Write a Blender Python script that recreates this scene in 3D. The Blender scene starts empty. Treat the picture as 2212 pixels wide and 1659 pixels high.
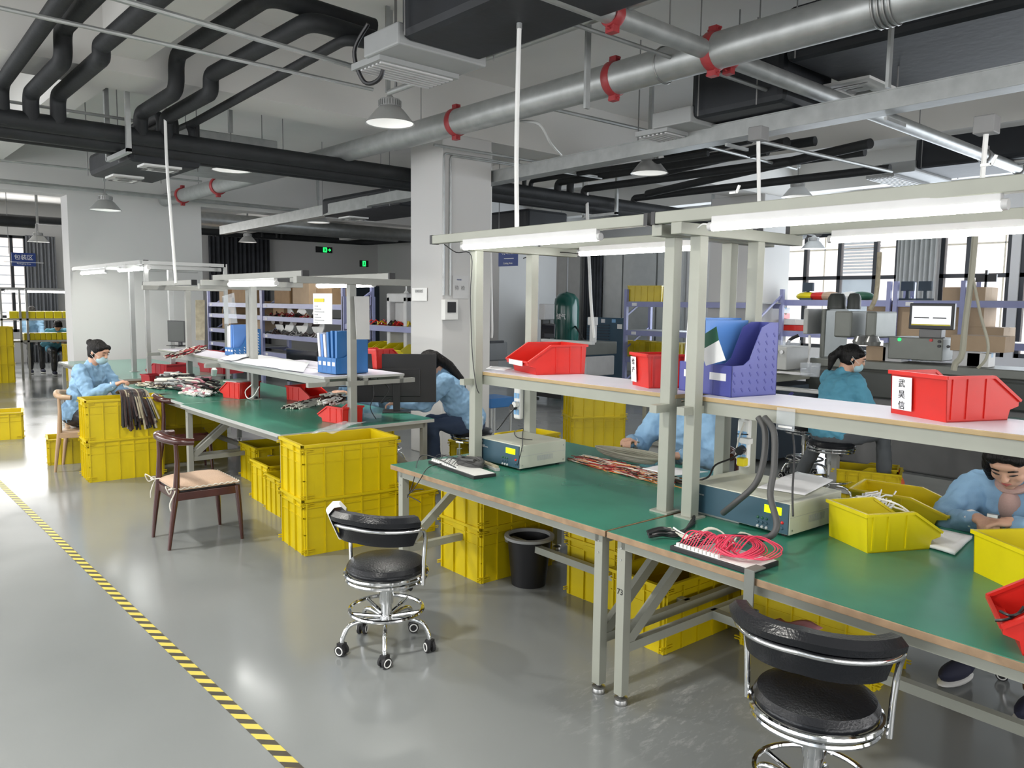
import bpy, math, random
from mathutils import Vector, Matrix, Euler, noise
from math import pi, sin, cos, radians as R
rnd = random.Random(7)
SC = bpy.context.scene
COL = SC.collection
# ------------------------------------------------------------------ camera, world, exposure, daylight
F = 1701.37; YAW, PIT, ROL = 0.843195518, -0.101677445, 0.0124293795; CH = 1.70
fw = Vector((-sin(YAW)*cos(PIT), cos(YAW)*cos(PIT), sin(PIT)))
_r = fw.cross(Vector((0, 0, 1))).normalized(); _u = _r.cross(fw)
RI = _r*cos(ROL)+_u*sin(ROL); UP = -_r*sin(ROL)+_u*cos(ROL)
CP = Vector((0, 0, CH))
cam = bpy.data.objects.new('camera', bpy.data.cameras.new('camera')); COL.objects.link(cam)
cam.matrix_world = Matrix(((RI.x, UP.x, -fw.x, 0), (RI.y, UP.y, -fw.y, 0), (RI.z, UP.z, -fw.z, CH), (0, 0, 0, 1)))
cam.data.sensor_width = 36; cam.data.lens = F/2212*36; cam.data.clip_start = .05; cam.data.clip_end = 200
SC.camera = cam
SC.view_settings.view_transform = 'Standard'; SC.view_settings.look = 'None'; SC.view_settings.gamma = 1
SC.view_settings.exposure = 0.22
try: SC.view_settings.use_curve_mapping = False
except Exception: pass
SC.cycles.use_denoising = True
SC.cycles.max_bounces = 7; SC.cycles.diffuse_bounces = 4; SC.cycles.glossy_bounces = 3; SC.cycles.transmission_bounces = 5
SC.cycles.sample_clamp_indirect = 4; SC.cycles.caustics_reflective = False; SC.cycles.caustics_refractive = False
W = bpy.data.worlds.new('sky'); SC.world = W; W.use_nodes = True
W.node_tree.nodes['Background'].inputs[0].default_value = (.86, .93, 1, 1)
W.node_tree.nodes['Background'].inputs[1].default_value = 1.6

def area(name, loc, rot, sx, sy, power, col=(1, 1, 1), shape='RECTANGLE', parent=None, spread=None):
    d = bpy.data.lights.new(name, 'AREA'); d.shape = shape; d.size = sx; d.size_y = sy; d.energy = power; d.color = col
    if spread: d.spread = spread
    o = bpy.data.objects.new(name, d); COL.objects.link(o); o.location = loc; o.rotation_euler = rot
    if parent: o.parent = parent
    return o
# daylight entering by the windows of the wall behind the photographer and by those of the far walls
area('daylight', (-9, -5.6, 2.0), (R(90), 0, 0), 16, 2.6, 480, (1, .985, .98))
area('daylight', (4.6, 3, 1.9), (R(90), 0, R(90)), 12, 2.4, 330, (1, .985, .98))  # area light in front of the right wall, which has no window opening
area('daylight', (-5, 14.6, 2.0), (R(-90), 0, 0), 12, 2.2, 420, (.82, .91, 1))
area('daylight', (-23.6, 3.0, 2.2), (R(90), 0, R(-90)), 5, 2.4, 200, (1, .98, .95))

# ------------------------------------------------------------------ pixel of the photograph -> point on a real plane
def ray(px, py): return RI*((px-1106)/F)-UP*((py-829.5)/F)+fw
def Zp(px, py, z=0.0):
    d = ray(px, py); return CP+d*((z-CH)/d.z)
def Yp(px, py, y):
    d = ray(px, py); return CP+d*(y/d.y)
def Xp(px, py, x):
    d = ray(px, py); return CP+d*(x/d.x)

# ------------------------------------------------------------------ materials
def mat(name, col, rough=.5, metal=0, var=.06, vs=6.0, bump=0, bs=60, emit=None, es=1, alpha=1, trans=0, coat=0, stretch=None, spec=None):
    m = bpy.data.materials.new(name); m.use_nodes = True; nt = m.node_tree; b = nt.nodes['Principled BSDF']
    b.inputs['Roughness'].default_value = rough; b.inputs['Metallic'].default_value = metal
    if spec is not None: b.inputs['Specular IOR Level'].default_value = spec
    tc = nt.nodes.new('ShaderNodeTexCoord'); mp = nt.nodes.new('ShaderNodeMapping'); nt.links.new(tc.outputs['Object'], mp.inputs[0])
    if stretch: mp.inputs['Scale'].default_value = stretch
    n = nt.nodes.new('ShaderNodeTexNoise'); n.inputs['Scale'].default_value = vs; n.inputs['Detail'].default_value = 4
    nt.links.new(mp.outputs[0], n.inputs['Vector'])
    cr = nt.nodes.new('ShaderNodeMapRange'); cr.inputs[1].default_value = .3; cr.inputs[2].default_value = .7
    cr.inputs[3].default_value = 1-var; cr.inputs[4].default_value = 1+var*.6; nt.links.new(n.outputs[0], cr.inputs[0])
    mx = nt.nodes.new('ShaderNodeVectorMath'); mx.operation = 'SCALE'; mx.inputs[0].default_value = col[:3]
    nt.links.new(cr.outputs[0], mx.inputs['Scale']); nt.links.new(mx.outputs[0], b.inputs['Base Color'])
    if bump:
        n2 = nt.nodes.new('ShaderNodeTexNoise'); n2.inputs['Scale'].default_value = bs; nt.links.new(mp.outputs[0], n2.inputs['Vector'])
        bp = nt.nodes.new('ShaderNodeBump'); bp.inputs['Strength'].default_value = bump; bp.inputs['Distance'].default_value = .01
        nt.links.new(n2.outputs[0], bp.inputs['Height']); nt.links.new(bp.outputs[0], b.inputs['Normal'])
    if emit: b.inputs['Emission Color'].default_value = (*emit, 1); b.inputs['Emission Strength'].default_value = es
    if alpha < 1: b.inputs['Alpha'].default_value = alpha
    if trans: b.inputs['Transmission Weight'].default_value = trans
    if coat: b.inputs['Coat Weight'].default_value = coat; b.inputs['Coat Roughness'].default_value = .15
    return m
M = {}
def dm(k, *a, **kw): M[k] = mat(k, *a, **kw)
dm('wallpaint', (.60, .595, .585), .8, var=.02, vs=1.2)
dm('ceilpaint', (.76, .75, .725), .85, var=.05, vs=.9)
dm('lav', (.28, .30, .52), .4); dm('cream', (.33, .34, .29), .38, var=.05); dm('creamgrey', (.30, .305, .285), .4)
dm('steel', (.42, .43, .42), .35, .6); dm('galv', (.42, .435, .43), .42, .6, var=.14, vs=9, stretch=(1, 1, 1))
dm('chrome', (.82, .83, .84), .08, 1, var=.02); dm('dullsteel', (.5, .5, .49), .3, .9)
dm('blackfoam', (.013, .015, .017), .65, var=.35, vs=5, bump=.25, bs=25); dm('duct', (.012, .0145, .019), .6, var=.4, vs=3, bump=.2, bs=12)
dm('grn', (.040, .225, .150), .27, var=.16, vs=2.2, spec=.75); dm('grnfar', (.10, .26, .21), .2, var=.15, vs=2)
dm('woodedge', (.33, .22, .13), .6, var=.3, vs=14); dm('kraftedge', (.42, .30, .15), .55, var=.15)
dm('white', (.78, .78, .76), .5, var=.02); dm('paper', (.80, .80, .82), .75, var=.05, vs=9); dm('shelfwhite', (.66, .64, .72), .4, var=.04)
dm('yellow', (.64, .49, .002), .4, var=.12, vs=3); dm('yellowbin', (.72, .60, .004), .33, var=.04); dm('tapeyel', (.62, .50, .09), .5, var=.15)
dm('red', (.62, .022, .015), .33, var=.07); dm('darkred', (.36, .012, .02), .35); dm('redcoup', (.34, .035, .04), .45, var=.2)
dm('black', (.012, .012, .014), .4); dm('blackgloss', (.01, .011, .015), .16); dm('leather', (.008, .009, .012), .3, bump=.15, bs=120)
dm('rubber', (.02, .02, .022), .7); dm('grey', (.22, .22, .22), .5); dm('midgrey', (.36, .37, .37), .5); dm('lightgrey', (.6, .6, .6), .45)
dm('blue', (.03, .16, .43), .35, trans=0); dm('bluefile', (.10, .25, .62), .3); dm('navy', (.045, .05, .26), .3); dm('purpleblue', (.075, .085, .32), .28)
dm('signblue', (.02, .05, .22), .4); dm('clothblue', (.24, .41, .60), .8, var=.1, vs=4, bump=.1, bs=200); dm('clothteal', (.10, .33, .46), .8, var=.1, vs=4)
dm('skin', (.62, .36, .25), .5, var=.06); dm('hair', (.006, .005, .005), .5, var=.5, vs=60, bump=.8, bs=110, stretch=(1, 1, .12), spec=.25)
dm('lips', (.40, .10, .09), .45); dm('mask', (.42, .62, .68), .7); dm('pinkknit', (.50, .33, .29), .9, bump=.3, bs=150)
dm('denim', (.03, .05, .10), .85); dm('greytrouser', (.10, .11, .12), .9); dm('greyblue', (.055, .075, .10), .9); dm('khaki', (.32, .27, .2), .9); dm('brown', (.10, .05, .018), .9)
dm('navyshoe', (.012, .014, .035), .8); dm('sole', (.6, .6, .58), .6)
dm('wooddark', (.060, .014, .010), .22, var=.3, vs=10, stretch=(1, 1, .2), coat=.5); dm('woodlight', (.42, .28, .17), .35, var=.15, vs=12, stretch=(1, 1, .2))
dm('cushion', (.52, .37, .27), .9, var=.1, bump=.4, bs=90); dm('cord_white', (.75, .72, .65), .7)
dm('card', (.33, .21, .11), .8, var=.12); dm('cardlight', (.45, .33, .22), .8); dm('testerbody', (.56, .57, .48), .5, var=.03); dm('testerface', (.035, .085, .12), .42)
dm('lcd', (.5, .75, .0), .3, emit=(.65, .9, .0), es=1.0); dm('tank', (.008, .07, .055), .2); dm('compressor', (.03, .08, .13), .4)
dm('cnc', (.20, .21, .19), .45, .3); dm('cncdark', (.05, .055, .05), .45); dm('machgrey', (.45, .46, .45), .45)
dm('curtain', (.06, .065, .075), .9, var=.3, vs=3); dm('curtaingrey', (.22, .23, .25), .9); dm('frameblack', (.03, .034, .04), .4)
dm('tube', (1, 1, 1), .5, emit=(1, 1, .93), es=24); dm('tubefar', (1, 1, 1), .5, emit=(1, 1, .97), es=20)
dm('exitgreen', (0, .6, .1), .5, emit=(.02, 1, .15), es=1.6); dm('lampin', (.9, .9, .88), .3, emit=(1, 1, .96), es=.35); dm('lampout', (.50, .505, .50), .42, .5)
dm('screen', (.7, .7, .7), .3, emit=(.85, .87, .92), es=.8); dm('brownwire', (.045, .022, .018), .5, var=.5, vs=40); dm('orangewire', (.70, .26, .06), .5)
dm('pinkwire', (.70, .05, .11), .45); dm('whitewire', (.70, .68, .60), .5); dm('greywire', (.06, .06, .06), .5); dm('tanwire', (.35, .34, .27), .5)
dm('clear', (.75, .8, .85), .12, alpha=.22); dm('socketblue', (.25, .5, .8), .5); dm('pink', (.5, .22, .26), .9); dm('orange', (.75, .12, .03), .5)
dm('glass', (.9, .95, 1), .02, alpha=.12); dm('plantgreen', (.02, .10, .06), .5); dm('outwall_glow', (.72, .62, .56), .8, emit=(1, .90, .84), es=.75, var=.03); dm('outwindow', (.3, .34, .36), .7)  # the outside wall carries its daylight as emission in the material
dm('beige', (.42, .37, .26), .6, var=.25, vs=20); dm('nearwhite', (.88, .88, .86), .4)

# ------------------------------------------------------------------ mesh building
def frame_for(d):
    d = d.normalized(); a = Vector((0, 0, 1)) if abs(d.z) < .95 else Vector((1, 0, 0))
    x = a.cross(d).normalized(); return x, d.cross(x).normalized()
class MB:
    def __init__(s): s.v = []; s.f = []; s.m = []; s.mi = 0
    def add(s, vs, fs):
        o = len(s.v); s.v += [tuple(v) for v in vs]; s.f += [tuple(i+o for i in f) for f in fs]; s.m += [s.mi]*len(fs); return s
    def box(s, c, d, rz=0, M4=None, taper=1):
        x, y, z = d[0]/2, d[1]/2, d[2]/2; t = taper
        vs = [Vector(p) for p in ((-x, -y, z), (x, -y, z), (x, y, z), (-x, y, z))]
        vs = [Vector((-x*t, -y*t, -z)), Vector((x*t, -y*t, -z)), Vector((x*t, y*t, -z)), Vector((-x*t, y*t, -z))]+vs
        if rz: vs = [Matrix.Rotation(rz, 3, 'Z') @ v for v in vs]
        if M4 is not None: vs = [M4 @ v for v in vs]
        c = Vector(c); return s.add([v+c for v in vs], [(0, 3, 2, 1), (4, 5, 6, 7), (0, 1, 5, 4), (1, 2, 6, 5), (2, 3, 7, 6), (3, 0, 4, 7)])
    def b2(s, x0, y0, z0, x1, y1, z1): return s.box(((x0+x1)/2, (y0+y1)/2, (z0+z1)/2), (abs(x1-x0), abs(y1-y0), abs(z1-z0)))
    def bar(s, p, q, w, h):
        p, q = Vector(p), Vector(q); x, y = frame_for(q-p); vs = []
        for c in (p, q): vs += [c-x*w/2-y*h/2, c+x*w/2-y*h/2, c+x*w/2+y*h/2, c-x*w/2+y*h/2]
        return s.add(vs, [(0, 3, 2, 1), (4, 5, 6, 7), (0, 1, 5, 4), (1, 2, 6, 5), (2, 3, 7, 6), (3, 0, 4, 7)])
    def tube(s, pts, r, n=10, cap=True, closed=False):
        pts = [Vector(p) for p in pts]; N = len(pts); rs = r if isinstance(r, (list, tuple)) else [r]*N; vs = []; px = None
        for i, p in enumerate(pts):
            if closed: d = pts[(i+1) % N]-pts[i-1]
            else: d = pts[min(i+1, N-1)]-pts[max(i-1, 0)]
            if d.length < 1e-9: d = Vector((0, 0, 1))
            d.normalize()
            if px is None: x, y = frame_for(d)
            else:
                x = px-d*px.dot(d)
                x = x.normalized() if x.length > 1e-6 else frame_for(d)[0]
                y = d.cross(x)
            px = x
            for k in range(n): a = 2*pi*k/n; vs.append(p+(x*cos(a)+y*sin(a))*rs[i])
        fs = [(i*n+k, i*n+(k+1) % n, ((i+1) % N)*n+(k+1) % n, ((i+1) % N)*n+k) for i in range(N if closed else N-1) for k in range(n)]
        if cap and not closed: fs += [tuple(reversed(range(n))), tuple((N-1)*n+k for k in range(n))]
        return s.add(vs, fs)
    def cyl(s, p, q, r, n=16, r2=None): return s.tube([p, q], [r, r if r2 is None else r2], n)
    def lathe(s, prof, c=(0, 0, 0), n=24, M4=None):
        c = Vector(c); vs = []
        for r, z in prof:
            for k in range(n):
                a = 2*pi*k/n; v = Vector((r*cos(a), r*sin(a), z)); vs.append((M4 @ v if M4 is not None else v)+c)
        return s.add(vs, [(i*n+k, i*n+(k+1) % n, (i+1)*n+(k+1) % n, (i+1)*n+k) for i in range(len(prof)-1) for k in range(n)])
    def prism(s, poly, h, M4):
        """2D outline in the xy plane, thickness along local z 0..h"""
        n = len(poly); vs = [M4 @ Vector((x, y, 0)) for x, y in poly]+[M4 @ Vector((x, y, h)) for x, y in poly]
        return s.add(vs, [tuple(reversed(range(n))), tuple(range(n, 2*n))]+[(i, (i+1) % n, n+(i+1) % n, n+i) for i in range(n)])
    def ell(s, c, r, n=16, M4=None):
        c = Vector(c); pr = [(sin(pi*i/(n//2)), -cos(pi*i/(n//2))) for i in range(n//2+1)]; vs = []
        for a, z in pr:
            for k in range(n):
                t = 2*pi*k/n; v = Vector((a*cos(t)*r[0], a*sin(t)*r[1], z*r[2])); vs.append((M4 @ v if M4 is not None else v)+c)
        return s.add(vs, [(i*n+k, i*n+(k+1) % n, (i+1)*n+(k+1) % n, (i+1)*n+k) for i in range(n//2) for k in range(n)])
    def build(s, name, m, parent=None, smooth=False, bevel=0, loc=None, rot=None, sharp=None):
        me = bpy.data.meshes.new(name); me.from_pydata(s.v, [], s.f); me.validate()
        ms = m if isinstance(m, (list, tuple)) else [m]
        for k in ms: me.materials.append(M[k] if isinstance(k, str) else k)
        if len(ms) > 1 and len(me.polygons) == len(s.m):
            for p, i in zip(me.polygons, s.m): p.material_index = i
        if smooth:
            for p in me.polygons: p.use_smooth = True
            me.set_sharp_from_angle(angle=R(40))
        o = bpy.data.objects.new(name, me); COL.objects.link(o)
        if parent: o.parent = parent
        if loc is not None: o.location = loc
        if rot is not None: o.rotation_euler = rot if isinstance(rot, (tuple, list)) else (0, 0, rot)
        if bevel:
            b = o.modifiers.new('bevel', 'BEVEL'); b.width = bevel; b.segments = 2; b.limit_method = 'ANGLE'; b.angle_limit = R(50)
        return o
def tag(o, label=None, cat=None, group=None, kind=None):
    if label: o['label'] = label
    if cat: o['category'] = cat
    if group: o['group'] = group
    if kind: o['kind'] = kind
    return o
def thing(name, label, cat, loc=(0, 0, 0), rz=0, group=None):
    o = bpy.data.objects.new(name, None); COL.objects.link(o); o.location = loc; o.empty_display_size = .1
    o.rotation_euler = rz if isinstance(rz, (tuple, list)) else (0, 0, rz)
    return tag(o, label, cat, group)
def struct(mb, name, m, **kw): return tag(mb.build(name, m, **kw), kind='structure')
KIDS = {}
def copy_tree(o, parent=None):
    c = o.copy(); COL.objects.link(c)
    if parent: c.parent = parent
    for ch in [x for x in bpy.data.objects if x.parent == o]: copy_tree(ch, c)
    return c
def dup(o, loc, rz, label, group=None, scale=None, name=None):
    c = copy_tree(o); c.location = loc; c.rotation_euler = rz if isinstance(rz, (tuple, list)) else (0, 0, rz); c['label'] = label
    if group: c['group'] = group
    if scale: c.scale = scale
    if name: c.name = name
    return c
def text(s, size, m, parent, loc, rot, name='lettering', ext=.0005, align='CENTER'):
    c = bpy.data.curves.new(name, 'FONT'); c.body = s; c.size = size; c.extrude = ext; c.align_x = align; c.align_y = 'CENTER'; c.resolution_u = 2
    c.materials.append(M[m]); o = bpy.data.objects.new(name, c); COL.objects.link(o)
    if parent: o.parent = parent
    o.location = loc; o.rotation_euler = rot; return o
def T4(loc=(0, 0, 0), rot=(0, 0, 0)): return Matrix.Translation(loc) @ Euler(rot).to_matrix().to_4x4()
def smoothpath(pts, k=6):
    pts = [Vector(p) for p in pts]; out = []
    for i in range(len(pts)-1):
        p0, p1, p2, p3 = pts[max(i-1, 0)], pts[i], pts[i+1], pts[min(i+2, len(pts)-1)]
        for j in range(k):
            t = j/k; out.append(.5*((2*p1)+(p2-p0)*t+(2*p0-5*p1+4*p2-p3)*t*t+(3*p1-p0-3*p2+p3)*t**3))
    return out+[pts[-1]]
def elbowpath(pts, r=.12, k=5):
    """straight runs joined by rounded bends of radius about r"""
    pts = [Vector(p) for p in pts]; out = [pts[0]]
    for i in range(1, len(pts)-1):
        a, b, c = pts[i-1], pts[i], pts[i+1]; d1 = (a-b); d2 = (c-b); q = min(r, d1.length*.45, d2.length*.45)
        p, s = b+d1.normalized()*q, b+d2.normalized()*q
        for j in range(k+1):
            t = j/k; out.append(p*(1-t)**2+b*2*t*(1-t)+s*t*t)
    return out+[pts[-1]]
# ================================================================== THE SETTING
CZ = 4.15
fm = mat('floor_epoxy', (.300, .318, .322), .2, var=.0, spec=.5)
def floor_nodes():
    nt = fm.node_tree; b = nt.nodes['Principled BSDF']; tc = nt.nodes.new('ShaderNodeTexCoord')
    n1 = nt.nodes.new('ShaderNodeTexNoise'); n1.inputs['Scale'].default_value = .35; n1.inputs['Detail'].default_value = 6
    n2 = nt.nodes.new('ShaderNodeTexNoise'); n2.inputs['Scale'].default_value = 1.1; n2.inputs['Detail'].default_value = 3
    for n in (n1, n2): nt.links.new(tc.outputs['Object'], n.inputs['Vector'])
    r = nt.nodes.new('ShaderNodeValToRGB'); r.color_ramp.elements[0].color = (.198, .211, .212, 1); r.color_ramp.elements[0].position = .35
    r.color_ramp.elements[1].color = (.25, .265, .265, 1); r.color_ramp.elements[1].position = .68
    nt.links.new(n1.outputs[0], r.inputs[0])
    # dried white scuffs on the floor by the feet of the near bench
    ds = nt.nodes.new('ShaderNodeVectorMath'); ds.operation = 'DISTANCE'; ds.inputs[1].default_value = (-1.95, 2.62, .1); nt.links.new(tc.outputs['Object'], ds.inputs[0])
    mr = nt.nodes.new('ShaderNodeMapRange'); mr.inputs[1].default_value = .15; mr.inputs[2].default_value = .55; mr.inputs[3].default_value = .62; mr.inputs[4].default_value = 0; nt.links.new(ds.outputs['Value'], mr.inputs[0])
    mp = nt.nodes.new('ShaderNodeMapping'); mp.inputs['Scale'].default_value = (9, 3, 1); mp.inputs['Rotation'].default_value = (0, 0, .6); nt.links.new(tc.outputs['Object'], mp.inputs[0])
    n3 = nt.nodes.new('ShaderNodeTexNoise'); n3.inputs['Scale'].default_value = 2.5; n3.inputs['Detail'].default_value = 9; n3.inputs['Roughness'].default_value = .75; nt.links.new(mp.outputs[0], n3.inputs['Vector'])
    m3 = nt.nodes.new('ShaderNodeMapRange'); m3.inputs[1].default_value = .52; m3.inputs[2].default_value = .68; nt.links.new(n3.outputs[0], m3.inputs[0])
    mu = nt.nodes.new('ShaderNodeMath'); mu.operation = 'MULTIPLY'; nt.links.new(mr.outputs[0], mu.inputs[0]); nt.links.new(m3.outputs[0], mu.inputs[1])
    mx = nt.nodes.new('ShaderNodeMixRGB'); mx.inputs[2].default_value = (.55, .56, .55, 1); nt.links.new(mu.outputs[0], mx.inputs[0]); nt.links.new(r.outputs[0], mx.inputs[1])
    nt.links.new(mx.outputs[0], b.inputs['Base Color'])
    q = nt.nodes.new('ShaderNodeMapRange'); q.inputs[1].default_value = .35; q.inputs[2].default_value = .75; q.inputs[3].default_value = .12; q.inputs[4].default_value = .26
    nt.links.new(n2.outputs[0], q.inputs[0]); nt.links.new(q.outputs[0], b.inputs['Roughness'])
    bp = nt.nodes.new('ShaderNodeBump'); bp.inputs['Strength'].default_value = .05; bp.inputs['Distance'].default_value = .03
    nt.links.new(n2.outputs[0], bp.inputs['Height']); nt.links.new(bp.outputs[0], b.inputs['Normal'])
floor_nodes()
struct(MB().b2(-24.3, -6.3, -.2, 5.3, 15.3, 0), 'floor', fm)
struct(MB().b2(-24.3, -6.3, CZ, 5.3, 15.3, CZ+.2), 'ceiling', 'ceilpaint')
struct(MB().b2(-24.3, -6.3, 0, 5.3, -6.0, .9).b2(-24.3, -6.3, 3.3, 5.3, -6.0, CZ), 'wall_front', 'wallpaint')
struct(MB().b2(5.0, -6.0, 0, 5.3, 15.3, CZ), 'wall_right', 'wallpaint')
# back wall (Y = 15) with two window openings
XA0, XA1 = Yp(1660, 600, 15).x, Yp(1937, 600, 15).x
XB0, XB1 = Yp(2026, 600, 15).x, Yp(2180, 600, 15).x
XC0, XC1 = Yp(2200, 600, 15).x, 4.6
wb = MB()
for a, b in ((-24, XA0), (XA1, XB0), (XB1, XC0), (XC1, 5)): wb.b2(a, 15, 0, b, 15.3, CZ)
for a, b in ((XA0, XA1), (XB0, XB1), (XC0, XC1)): wb.b2(a, 15, 0, b, 15.3, .9).b2(a, 15, 3.15, b, 15.3, CZ)
struct(wb, 'wall_back', 'wallpaint')
# left wall (X = -24) with two window openings
YL = [(1.2, 2.25), (2.5, 3.05)]
YL0, YL1 = Xp(-60, 600, -24).y, Xp(62, 600, -24).y
wl = MB().b2(-24.3, -6, 0, -24, YL0, CZ).b2(-24.3, YL1, 0, -24, 15, CZ).b2(-24.3, YL0, 0, -24, YL1, .8).b2(-24.3, YL0, 3.3, -24, YL1, CZ)
struct(wl, 'wall_left', 'wallpaint')
def window(n, p0, p1, z0, z1, axis, vs, hs, y0=None):
    """frame with mullions at fractions vs and transoms at heights hs; axis x: in wall Y=const, y: in wall X=const"""
    root = MB(); w = .07; c = y0
    def bx(a0, za, a1, zb):
        if axis == 'x': root.b2(a0, c-.05, za, a1, c+.06, zb)
        else: root.b2(c-.06, a0, za, c+.05, a1, zb)
    bx(p0, z0, p1, z0+w); bx(p0, z1-w, p1, z1); bx(p0, z0, p0+w, z1); bx(p1-w, z0, p1, z1)
    for v in vs: bx(p0+(p1-p0)*v-w/2, z0, p0+(p1-p0)*v+w/2, z1)
    for h in hs: bx(p0, h-w/2, p1, h+w/2)
    o = struct(root, 'window_%d' % n, 'frameblack')
    g = MB()
    if axis == 'x': g.b2(p0+.03, c-.004, z0+.03, p1-.03, c+.004, z1-.03)
    else: g.b2(c-.004, p0+.03, z0+.03, c+.004, p1-.03, z1-.03)
    g.build('pane', 'glass', o)
zt1 = Yp(1808, 600, 15).z
window(1, XA0, XA1, .9, 3.15, 'x', [(Yp(1808, 600, 15).x-XA0)/(XA1-XA0), (Yp(1735, 600, 15).x-XA0)/(XA1-XA0), (Yp(1885, 600, 15).x-XA0)/(XA1-XA0)], [zt1], 15.1)
window(2, XB0, XB1, .9, 3.15, 'x', [.4], [zt1], 15.1)
window(3, XC0, XC1, .9, 3.15, 'x', [.25, .5, .75], [zt1], 15.1)
window(4, YL0, YL1, .8, 3.3, 'y', [.3, .72], [1.9, 1.2], -24.1)
wf = MB()
for i in range(8): wf.b2(-24+i*3.65, -6.2, .9, -24+i*3.65+.09, -6.1, 3.3)
wf.b2(-24, -6.2, 2.3, 5, -6.1, 2.38)
struct(wf, 'window_5', 'frameblack')
# the neighbouring building seen through the windows, its wall glowing to stand for daylight
ob = thing('neighbouring_building', 'pale pinkish building with a louvred vent and panel joints beyond the back windows', 'building', (0, 0, 0))
MB().b2(-14, 21, -1, 14, 21.4, 9).build('wall', 'outwall_glow', ob)
vx = Yp(1825, 580, 21).x; vz = Yp(1840, 597, 21).z
lv = MB()
for i in range(14): lv.box((vx+.45, 20.93, vz+.1+i*.085), (1.0, .06, .05))
lv.build('louvre', 'midgrey', ob)
jt = MB()
for i in range(-5, 6): jt.b2(i*2.2+.3, 20.985, -1, i*2.2+.33, 21, 9)
jt.b2(-14, 20.985, 3.25, 14, 21, 3.29); jt.build('panel_joint', 'beige', ob)
fr = MB().b2(vx-.05, 20.9, vz-1.5, vx+.95, 21, vz-.05); fr.build('window', 'outwindow', ob)  # plain grey panel as the building's window
ob2 = thing('outside_facade', 'pale facade with daylight put into it as glow outside the far left windows', 'building', (0, 0, 0))
MB().b2(-30.3, -4, -1, -30, 12, 9).build('wall', 'outwall_glow', ob2)
l2 = MB()
for i in range(30): l2.b2(-30, -4, i*.3, -29.97, 12, i*.3+.03)
l2.build('ledge', 'midgrey', ob2)
# dividing wall piers on X = -13.5 and the beam over the openings
struct(MB().b2(-13.9, 3.0, 0, -13.5, 5.0, 3.25), 'pillar', 'wallpaint')
struct(MB().b2(-13.9, 11.6, 0, -13.5, 13.4, 3.25), 'pillar', 'wallpaint')
struct(MB().b2(-13.9, -6, 3.25, -13.5, 15, CZ), 'beam', 'wallpaint')
struct(MB().b2(-7.5, 5.12, 0, -6.9, 5.80, 3.5), 'column', 'wallpaint', bevel=.01)
struct(MB().b2(-7.9, 11.5, 0, -6.9, 12.35, 3.5), 'column', 'wallpaint', bevel=.01)
struct(MB().b2(-7.55, -6, 3.5, -6.95, 15, CZ), 'beam', 'ceilpaint')
struct(MB().b2(-.9, -6, 3.5, -.3, 15, CZ), 'beam', 'ceilpaint')
for y in (-1.4, -.1, 1.85, 9.3, 12.6): struct(MB().b2(-24, y, 3.62, 5, y+.3, CZ), 'beam', 'ceilpaint')
for n, (a, b) in enumerate([((-24, 14.98), (5, 14.98))]): struct(MB().b2(-24, 14.97, 0, 5, 15, .1), 'baseboard_back', 'midgrey')
# grey wall lining and sliding panels on the back wall
def curtain(name, p0, p1, z0, z1, axis, c, m, label, waves=14, amp=.045):
    mb = MB(); n = waves*6; vs = []
    for i in range(n+1):
        t = i/n; a = amp*sin(t*waves*2*pi)+amp*.4*sin(t*waves*3.3); u = p0+(p1-p0)*t
        for z in (z0, z1):
            vs.append((u, c+a, z) if axis == 'x' else (c+a, u, z))
    mb.add(vs, [(2*i, 2*i+2, 2*i+3, 2*i+1) for i in range(n)])
    o = mb.build(name, m, smooth=True); s = o.modifiers.new('thick', 'SOLIDIFY'); s.thickness = .008
    return tag(o, label, 'curtain')
curtain('curtain', Xp(452, 600, -23.8).y, Xp(583, 600, -23.8).y, .01, Xp(500, 512, -23.8).z, 'y', -23.8, 'curtain', 'dark floor-length curtain on the far left wall beside the exit sign')
curtain('curtain', Xp(58, 600, -23.7).y, Xp(122, 600, -23.7).y, .01, 3.3, 'y', -23.7, 'curtaingrey', 'grey floor-length curtain gathered beside the far left window', 8)
curtain('curtain', Yp(1262, 600, 14.8).x, Yp(1300, 600, 14.8).x, .01, 3.1, 'x', 14.8, 'curtain', 'narrow dark curtain on the back wall above the compressor', 6)
curtain('curtain', Yp(1936, 600, 14.8).x, Yp(2022, 600, 14.8).x, .01, 3.1, 'x', 14.8, 'machgrey', 'grey pleated sheet standing in for the wall between the two bright back windows', 8)  # pleated stand-in for a piece of grey wall
pn = MB()
for a, b in ((1305, 1345), (1348, 1418), (1422, 1478), (1208, 1255)):
    x0, x1 = Yp(a, 600, 14.9).x, Yp(b, 600, 14.9).x
    pn.b2(x0, 14.86, .1, x1, 14.96, 3.05)
struct(pn, 'trim_1', 'machgrey', bevel=.01)
struct(MB().b2(-23.99, Xp(765, 600, -23.9).y, 0, -23.9, Xp(850, 600, -23.9).y, 2.25), 'door_1', 'greyblue')
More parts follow.
